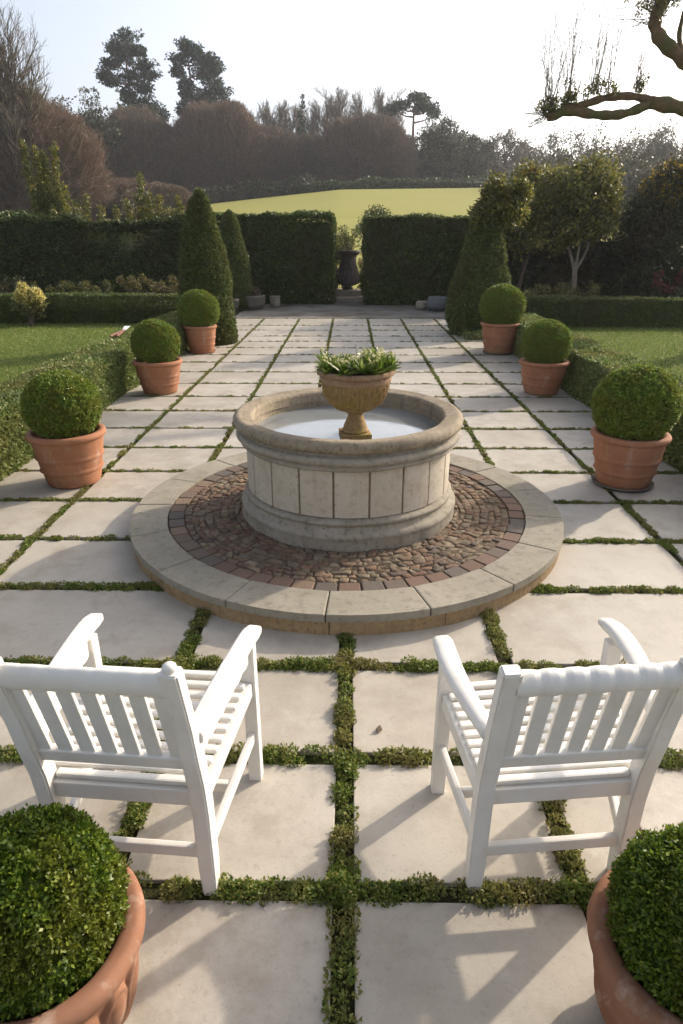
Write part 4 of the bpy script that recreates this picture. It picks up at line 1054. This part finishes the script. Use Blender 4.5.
def bare_tree(name, label, loc, h, r0, levels, kids, ang, seed, mat, minr=.018, upw=.08, trunkfrac=.55, shrink=.62, wig=.10, group=None, multi=1, squash=(1, 1, 1), along=(.3, 1.0)):
    t = thing(name, label, 'tree', loc, 0, group)
    dirs = [(0, 0, 1)] if multi == 1 else [(math.cos(a) * .35, math.sin(a) * .35, 1) for a in np.linspace(0, 2 * PI, multi, endpoint=False)]
    A, B, ra, rb_ = grow((0, 0, 0), dirs, h * trunkfrac, r0, levels, kids, ang, seed, upw, shrink, wig, 5, along)
    sc = np.array(squash); A = A * sc; B = B * sc
    k = ra > r0 * .42
    V, F = prisms(A[k], B[k], ra[k], rb_[k], 7); mesh_np('trunk', V, F, mat, t, smooth=True)
    V, F = prisms(A[~k], B[~k], np.maximum(ra[~k], minr), np.maximum(rb_[~k], minr * .6), 3); mesh_np('crown', V, F, mat, t)
    return t

def twig_dome(label, loc, rx, ry, h, n, seed, mat, minr=.03, group=None, inner=True):
    """a rounded mass of bare upright twigs on many stems"""
    t = thing('bare_shrub', label, 'tree', loc, 0, group); r_ = np.random.default_rng(seed)
    # stems from the foot out to the dome surface
    zc = h * .40; sc = np.array([rx, ry, h * .60])
    def surf(k):
        d = norm(r_.normal(size=(k, 3))); d = np.where(d[:, 2:3] < -.62, d * [1, 1, -1], d)
        rad = 1 + .05 * wob(d * 3, 1.5, seed) + .035 * wob(d * 9, 1.5, seed + 2) + .02 * r_.normal(size=k)
        return d, rad
    d, rad = surf(110); foot = np.stack([d[:, 0] * rx * .22, d[:, 1] * ry * .22, np.zeros(110)], -1); tip = d * sc * (rad * .85)[:, None] + [0, 0, zc]; mid = foot * .45 + tip * .55 + [0, 0, h * .05]
    V, F = join(prisms(foot, mid, .13, .08, 5), prisms(mid, tip, .08, .03, 5)); mesh_np('trunk', V, F, M['twig_grey'], t)
    def twigs(k, lo, hi, l0, l1, w0):
        d, rad = surf(k); p = d * sc * (rad * r_.uniform(lo, hi, k))[:, None] + [0, 0, zc]
        dr = norm(d + [0, 0, .35] + r_.normal(0, .38, (k, 3))); return prisms(p - dr * (r_.uniform(l0, l1, k) * h)[:, None], p, w0 * 1.2, w0 * .45, 3)
    V, F = join(twigs(int(n * 1.8), .90, 1.01, .05, .15, minr * .75), twigs(n, .6, .95, .06, .18, minr), twigs(n // 3, .2, .8, .10, .22, minr * 1.3))
    V[:, 2] = np.maximum(V[:, 2], -.2); mesh_np('crown', V, F, mat, t)
    return t
def gz(x, y): return float(ground_z(x, y)) - .1
# brown twiggy domes behind the field
twig_dome('low wide brown twiggy dome, first from the left behind the field', (-29.8, 103, gz(-29.8, 103) - 1), 8.4, 7, 14.6, 18000, 101, M['twig_brown'], .035)
twig_dome('tallest reddish brown twiggy dome below the second pine', (-18.9, 104.5, gz(-18.9, 104.5) - .5), 9.0, 7, 13.8, 19000, 102, M['twig_red'], .035)
twig_dome('brown twiggy mound on the right shoulder of the tallest dome', (-11.6, 106, gz(-11.6, 106)), 6.2, 5, 9.8, 11000, 103, M['twig_brown'], .035)
twig_dome('dark brown round twiggy dome behind the middle of the field', (2.0, 106, gz(2, 106)), 7.8, 7, 10.5, 14000, 104, M['twig_brown'], .035)
twig_dome('low greyish twiggy mound left of the middle dome', (-5.6, 107, gz(-5.6, 107)), 4.0, 4, 8.2, 6000, 105, M['twig_grey'], .035)
twig_dome('broad brown twiggy slope at the left edge under the tall bare tree', (-30.5, 64, gz(-30.5, 64)), 9.2, 7, 11.6, 22000, 106, M['twig_red'], .025)
twig_dome('low brown bushes at the left end of the field behind the tallest clipped cone', (-17.5, 66, gz(-17.5, 66)), 3.6, 3, 3.0, 5000, 107, M['twig_brown'], .022)
twig_dome('low russet bushes behind the pointed golden conifer', (-22.5, 70, gz(-22.5, 70)), 4.4, 3, 3.8, 6000, 108, M['twig_red'], .022)
# tall bare tree at left edge
bare_tree('bare_tree', 'tall pointed bare tree at the top left corner', (-27.6, 60, gz(-27.6, 60)), 15.0, .22, 3, (46, 14, 7), 38, 111, M['twig_grey'], .009, .11, .93, .46, .06, along=(.10, 1.0))
# pines
def pine(label, loc, h, plates, seed, n=9000, lean=(0, 0)):
    t = thing('pine_tree', label, 'tree', loc); r_ = np.random.default_rng(seed)
    tp = smooth_path([(0, 0, 0), (lean[0] * .4, 0, h * .4), (lean[0], 0, h * .92)], 6); parts = [tube(tp, np.linspace(.5, .12, len(tp)), 8, False)]
    C, rad = [], []
    for (px, pz, w, th) in plates:
        u = np.clip((pz - 1.5) / (h * .92), 0, 1); b = np.array([np.interp(u, [0, .43, 1], [0, lean[0] * .4, lean[0]]), 0, pz - abs(px) * .35]); 
        parts.append(tube(smooth_path([b, (b[0] * .5 + px * .5, r_.normal(0, .6), pz - .5 - abs(px) * .1), (px, r_.normal(0, .8), pz)], 4), np.linspace(.16, .05, 9), 5, False))
        k = int(10 * w * max(1, th)) + 5
        for _ in range(k): C.append((px + r_.normal(0, w * .5), r_.normal(0, w * .5), pz + r_.normal(0, th * .45))); rad.append(r_.uniform(.35, .85))
    V, F = join(*parts); mesh_np('trunk', V, F, M['pine_bark'], t, smooth=True)
    V, F = clump_cloud(C, rad, n, .42, seed, flat=.7, out=.8, jag=.3); mesh_np('crown', V, F, M['pine'], t)
z = gz(-36.5, 125)
pine('broad dark pine, the left one of the tall pair on the skyline', (-36.6, 125, z), 32.3 - z, [(0.2, 31.3 - z, 1.6, .9), (-1.6, 30 - z, 1.4, .7), (1.9, 29.6 - z, 1.5, .8), (-.3, 28.8 - z, 1.8, .8), (-2.2, 27.9 - z, 1.5, .6), (2.6, 27.7 - z, 1.5, .7), (3.7, 26.4 - z, 1.1, .5), (-4.0, 26.3 - z, 1.2, .6), (-2.6, 25.5 - z, 1.6, .6), (.6, 26.2 - z, 1.6, .8), (2.2, 24.6 - z, 1.5, .8), (-.4, 23.6 - z, 1.5, .9), (1.8, 22.4 - z, 1.9, 1.0), (3.6, 21.6 - z, 1.5, .9), (0.3, 20.8 - z, 2, 1.2), (4.6, 20.2 - z, 1.2, .8)], 121, 15000)
z = gz(-26, 126)
pine('slanting dark pine, the right one of the tall pair on the skyline', (-25.5, 126, z), 31.2 - z, [(-1.5, 30.6 - z, 1.4, .8), (-.2, 29.9 - z, 1.5, .8), (-2.9, 28.8 - z, 1.1, .8), (.8, 28.7 - z, 1.4, .9), (2.1, 28.5 - z, 1.4, .9), (3.0, 27.2 - z, 1.3, .9), (-3.2, 27 - z, 1.0, .7), (1.0, 26.6 - z, 1.6, 1), (2.6, 25.3 - z, 1.5, 1), (3.8, 24.0 - z, 1.3, 1), (-1.6, 25.2 - z, 1.3, 1.0), (-.8, 23.2 - z, 1.8, 1.2), (1.6, 23.0 - z, 1.8, 1.2), (3.6, 22.0 - z, 1.5, 1.0), (-2.2, 21.6 - z, 1.6, 1.0)], 122, 15000, lean=(-1.2, 0))
z = gz(10.1, 120)
pine('lone small flat-topped pine standing above the dark round trees', (10.1, 120, z), 22.2 - z, [(0, 22.2 - z, 1.3, .4), (1.4, 21.9 - z, 1.3, .5), (-2.0, 21.2 - z, 1.2, .4), (-3, 20.6 - z, .8, .4), (2.6, 20.8 - z, 1.2, .5), (3.1, 19.8 - z, .9, .4), (.8, 20.8 - z, 1.0, .4)], 123, 3600)
def spruce(label, loc, h, w, seed, mat=None, n=5000):
    t = thing('spruce_tree', label, 'tree', loc); r_ = np.random.default_rng(seed); C, rad = [], []
    for q in np.linspace(.12, 1, 22):
        for _ in range(6):
            a = r_.uniform(0, 2 * PI); rr = w * (1.05 - q) * r_.uniform(.4, 1); C.append((rr * math.cos(a), rr * math.sin(a), q * h)); rad.append(max(.2, w * .3 * (1.15 - q)))
    V, F = clump_cloud(C, rad, n, .4, seed, flat=.7, out=.7); mesh_np('crown', V, F, mat or M['pine'], t)
    V, F = tube([(0, 0, -.3), (0, 0, h * .5), (0, 0, h * .97)], [.25, .15, .03], 6, False); mesh_np('trunk', V, F, M['pine_bark'], t)
spruce('dark pointed spruce among the bare trees behind the field', (-7.9, 124, gz(-7.9, 124)), 23.0 - gz(-7.9, 124), 2.6, 131)
spruce('small dark conifer peeping out right of the pines', (-18.2, 124, gz(-18.2, 124)), 15.2, 2.2, 132)
# leafy dark round trees and the bare oaks
def round_tree(name, label, loc, rx, rz_, h, n, seed, mat, L=.34, group=None, ry=None):
    t = thing(name, label, 'tree', loc, 0, group); r_ = np.random.default_rng(seed)
    C = blob_cents(70, (0, 0, h - rz_), (rx, ry or rx, rz_), r_, .35); rads = r_.uniform(.8, 1.7, 70) * rx / 5
    V, F = clump_cloud(C, rads, n, L, seed, jag=.35); mesh_np('crown', V, F, mat, t)
    A, B, ra, rb_ = grow((0, 0, -.3), [(0, 0, 1)], h * .55, .35, 2, (10, 6), 45, seed, .05, .6, .1, 4); V, F = prisms(A, B, np.maximum(ra, .04), np.maximum(rb_, .03), 5); mesh_np('trunk', V, F, M['bark'], t)
    return t
round_tree('dark_tree', 'dark olive evergreen tree right of the middle brown dome', (13.2, 110, gz(13.2, 110)), 4.6, 4.6, 9.6, 26000, 141, M['wood'])
round_tree('dark_tree', 'dark evergreen tree below the bare oak, second from the lone pine', (18.3, 111, gz(18.3, 111)), 3.4, 4.2, 8.4, 20000, 142, M['wood'])
round_tree('dark_tree', 'dark ivy covered tree behind the left brown slope', (-35.5, 98, gz(-35.5, 98)), 5.5, 6.5, 15.5, 22000, 143, M['wood'])
round_tree('dark_tree', 'dark tree in the dip between the left slope and the first dome', (-31.5, 112, gz(-31.5, 112)), 5, 5, 15.0, 18000, 144, M['wood'])
bare_tree('bare_tree', 'broad rounded bare oak right of the dark evergreen trees', (26.5, 116, gz(26.5, 116)), 12, .5, 4, (9, 7, 6, 4), 48, 151, M['twig_grey'], .05, .04, .55, .68, .12, squash=(1.35, 1.2, 1), along=(.35, 1))
bare_tree('bare_tree', 'smaller bare oak just behind the lone pine side of the big oak', (21.0, 122, gz(21, 122)), 10.5, .4, 4, (8, 6, 5, 4), 46, 152, M['twig_grey'], .05, .04, .5, .66, .12, squash=(1.2, 1.1, 1), along=(.35, 1))
# row of tall pale bare trees behind the domes
bt = bare_tree('bare_tree', 'tall thin pale bare trees in the row behind the brown domes', (-20.5, 136, gz(-20.5, 136)), 16, .26, 3, (30, 14, 8), 40, 161, M['twig_grey'], .016, .10, .9, .42, .06, group='tall bare trees behind the brown domes', along=(.25, 1.0))
for k, (x, y, s) in enumerate([(-16.5, 138, 1.02), (-12.8, 134, .98), (-3.6, 138, 1.0), (-1.0, 135, 1.03), (1.6, 139, 1.0), (4.6, 135, 1.02), (7.0, 140, .95), (-10.2, 140, 1.0), (-5.9, 136, .93)]):
    dup(bt, (x, y, gz(x, y)), k * 1.1, s)
bt2 = bare_tree('bare_tree', 'pale bare trees showing behind the dark tree left of the pines', (-43, 128, gz(-43, 128)), 15, .35, 4, (12, 7, 5, 3), 42, 162, M['twig_grey'], .03, .05, .6, .6, .1, group='bare trees left of the pines', along=(.3, 1))
for k, (x, y, s) in enumerate([(-39.5, 132, .95), (-47, 126, 1.05)]): dup(bt2, (x, y, gz(x, y)), 2 + k, s)
# hazy wood filling the right
r_ = np.random.default_rng(201); C, rads = [], []
for k in range(64):
    x = r_.uniform(28, 90); y = r_.uniform(128, 165); b = gz(x, y); hh = (9.0 + 2.6 * math.sin(x * .35) + r_.normal(0, 1.0)) * (y / 135)
    for q in range(16): C.append((x + r_.normal(0, 1.9), y + r_.normal(0, 1.5), b + r_.uniform(.05, 1) * hh)); rads.append(r_.uniform(.8, 1.7))
for k in range(90):
    x = r_.uniform(21, 75); y = r_.uniform(66, 112)
    if x < y * .205 + 3: continue
    b = gz(x, y); hh = r_.uniform(1.5, 4.0)
    for q in range(12): C.append((x + r_.normal(0, 1.6), y + r_.normal(0, 1.3), b + r_.uniform(0, 1) * hh)); rads.append(r_.uniform(.7, 1.3))
C = np.array(C); V, F = clump_cloud(C, np.array(rads), 110000, .46, 202, jag=.4, shell=.8)
A, B, ra, rb_ = [], [], [], []
for k in range(5000):
    c = C[r_.integers(len(C))]; p = c + r_.normal(0, .8, 3); q = p + norm(np.array([[r_.normal(0, .8), r_.normal(0, .8), .8]]))[0] * r_.uniform(.8, 2.4); A.append(p); B.append(q)
V2, F2 = prisms(np.array(A), np.array(B), .06, .03, 3)
tag(mesh_np('woods', V, F, M['wood']), 'hazy mixed wood beyond the garden on the right', 'wood', kind='stuff')
tag(mesh_np('woods', V2, F2, M['twig_grey']), 'bare twigs of the hazy wood on the right', 'wood', kind='stuff')
# far wood line closing the gaps behind everything
C, rads = [], []
for k in range(110):
    x = r_.uniform(-110, 40); y = r_.uniform(150, 185); b = gz(x, y); hh = 9.5 + r_.normal(0, 1.2) + 3 * math.sin(x * .13)
    for q in range(12): C.append((x + r_.normal(0, 2.2), y + r_.normal(0, 2), b + r_.uniform(.05, 1) * hh)); rads.append(r_.uniform(1.0, 2.0))
V, F = clump_cloud(np.array(C), np.array(rads), 90000, .55, 203, jag=.4, shell=.7)
tag(mesh_np('woods', V, F, M['wood']), 'distant wood closing the view behind the field', 'wood', kind='stuff')
round_tree('dark_tree', 'bluish green bush in the woods right of the small round-headed tree', (47, 112, gz(47, 112)), 3.0, 3.2, 7.4, 11000, 145, M['wood'])
bare_tree('bare_tree', 'slender feathery tree rising above the golden flowered shrub', (27.0, 60, gz(27, 60)), 6.6, .10, 3, (16, 8, 4), 40, 163, M['twig_brown'], .014, .06, .9, .36, .06, along=(.2, 1))
# hedges on the crest of the field
def field_hedge(label, pts, h, w, n, L, mat, seed):
    r_ = np.random.default_rng(seed); pts = np.array(pts, float); u = r_.uniform(0, len(pts) - 1.001, n); i0 = u.astype(int); f = (u - i0)[:, None]
    p = pts[i0] * (1 - f) + pts[i0 + 1] * f; z = ground_z(p[:, 0], p[:, 1])
    d = norm(r_.normal(size=(n, 3))); d[:, 2] = np.abs(d[:, 2]); hv = h * (1 + .25 * wob(np.append(p, z[:, None], 1), .5, seed))
    P = np.stack([p[:, 0] + d[:, 0] * w, p[:, 1] + d[:, 1] * w, z + d[:, 2] * hv], -1); V, F = leaves(P, d, L, out=.4, r=r_)
    Vc, Fc = tube(np.stack([pts[:, 0], pts[:, 1], ground_z(pts[:, 0], pts[:, 1]) + h * .3], -1), min(w, h) * .6, 8)
    return tag(mesh_np('field_hedge', *join((V, F), (Vc, Fc)), mat), label, 'hedge')
field_hedge('low dark hedge along the far edge of the field under the middle dome', [(-6, 92), (2, 92), (10, 92.3), (20, 92.5)], 1.15, .9, 9000, .26, M['yew'], 211)
field_hedge('brown hedge bank along the left end of the field under the tallest dome', [(-34, 91), (-24, 91.5), (-14, 92), (-5, 92)], 1.7, 1.1, 9000, .26, M['darkleaf'], 212)
shrub('bare_shrub', 'twiggy brown bushes behind the yew hedge left of the tall clipped cone', 'shrub', (-7.6, 25.5, 0), [((0, 0, 2.6), (1.1, .6, .9))], 1500, .06, M['dry'], 213, nclump=30, crad=.22)

# ------------------------------------------------------------------ hazy air
bm = bmesh.new(); add_box(bm, (0, 127, 17), (500, 330, 40), None, 0)
hm = bpy.data.materials.new('haze'); hm.use_nodes = True; hn = hm.node_tree; hn.nodes.remove(hn.nodes['Principled BSDF'])
pv = hn.nodes.new('ShaderNodeVolumePrincipled'); pv.inputs['Color'].default_value = (.92, .94, 1, 1); pv.inputs['Density'].default_value = .0005; pv.inputs['Anisotropy'].default_value = .35
hn.links.new(pv.outputs[0], hn.nodes['Material Output'].inputs['Volume'])
tag(bm_obj('haze', bm, hm), kind='stuff')

# ------------------------------------------------------------------ light, sky, camera
SUN_AZ = math.atan2(.78, .62)      # clockwise from +Y
SUN_EL = R(26)
w = bpy.data.worlds.new('World'); scene.world = w; w.use_nodes = True
nt = w.node_tree; bg = nt.nodes['Background']
sky = nt.nodes.new('ShaderNodeTexSky'); sky.sky_type = 'NISHITA'; sky.sun_disc = False
sky.sun_elevation = SUN_EL; sky.sun_rotation = SUN_AZ; sky.air_density = .8; sky.dust_density = 4.0; sky.ozone_density = 1.0; sky.altitude = 50
hs = nt.nodes.new('ShaderNodeHueSaturation'); hs.inputs['Saturation'].default_value = .52; nt.links.new(sky.outputs[0], hs.inputs['Color']); nt.links.new(hs.outputs[0], bg.inputs['Color']); bg.inputs['Strength'].default_value = .15
sd = bpy.data.lights.new('sun', 'SUN'); sd.energy = 2.6; sd.angle = R(1.1); sd.color = (1, .875, .705)
so = bpy.data.objects.new('sun', sd); col.objects.link(so)
dirv = Vector((math.sin(SUN_AZ) * math.cos(SUN_EL), math.cos(SUN_AZ) * math.cos(SUN_EL), math.sin(SUN_EL)))
so.rotation_euler = dirv.to_track_quat('Z', 'Y').to_euler(); so.location = (20, 20, 20)

cd = bpy.data.cameras.new('camera'); cam = bpy.data.objects.new('camera', cd); col.objects.link(cam)
cam.location = (0, 0, 1.9); cam.rotation_euler = (R(90 - 23.1), 0, .0121)
cd.sensor_fit = 'VERTICAL'; cd.sensor_height = 36; cd.lens = 36 * 645 / 1024; cd.clip_end = 2000; cd.clip_start = .05
scene.camera = cam
vs = scene.view_settings; vs.view_transform = 'Standard'; vs.look = 'None'; vs.exposure = 0.9; vs.gamma = 1; vs.use_curve_mapping = False
scene.render.resolution_x = 683; scene.render.resolution_y = 1024
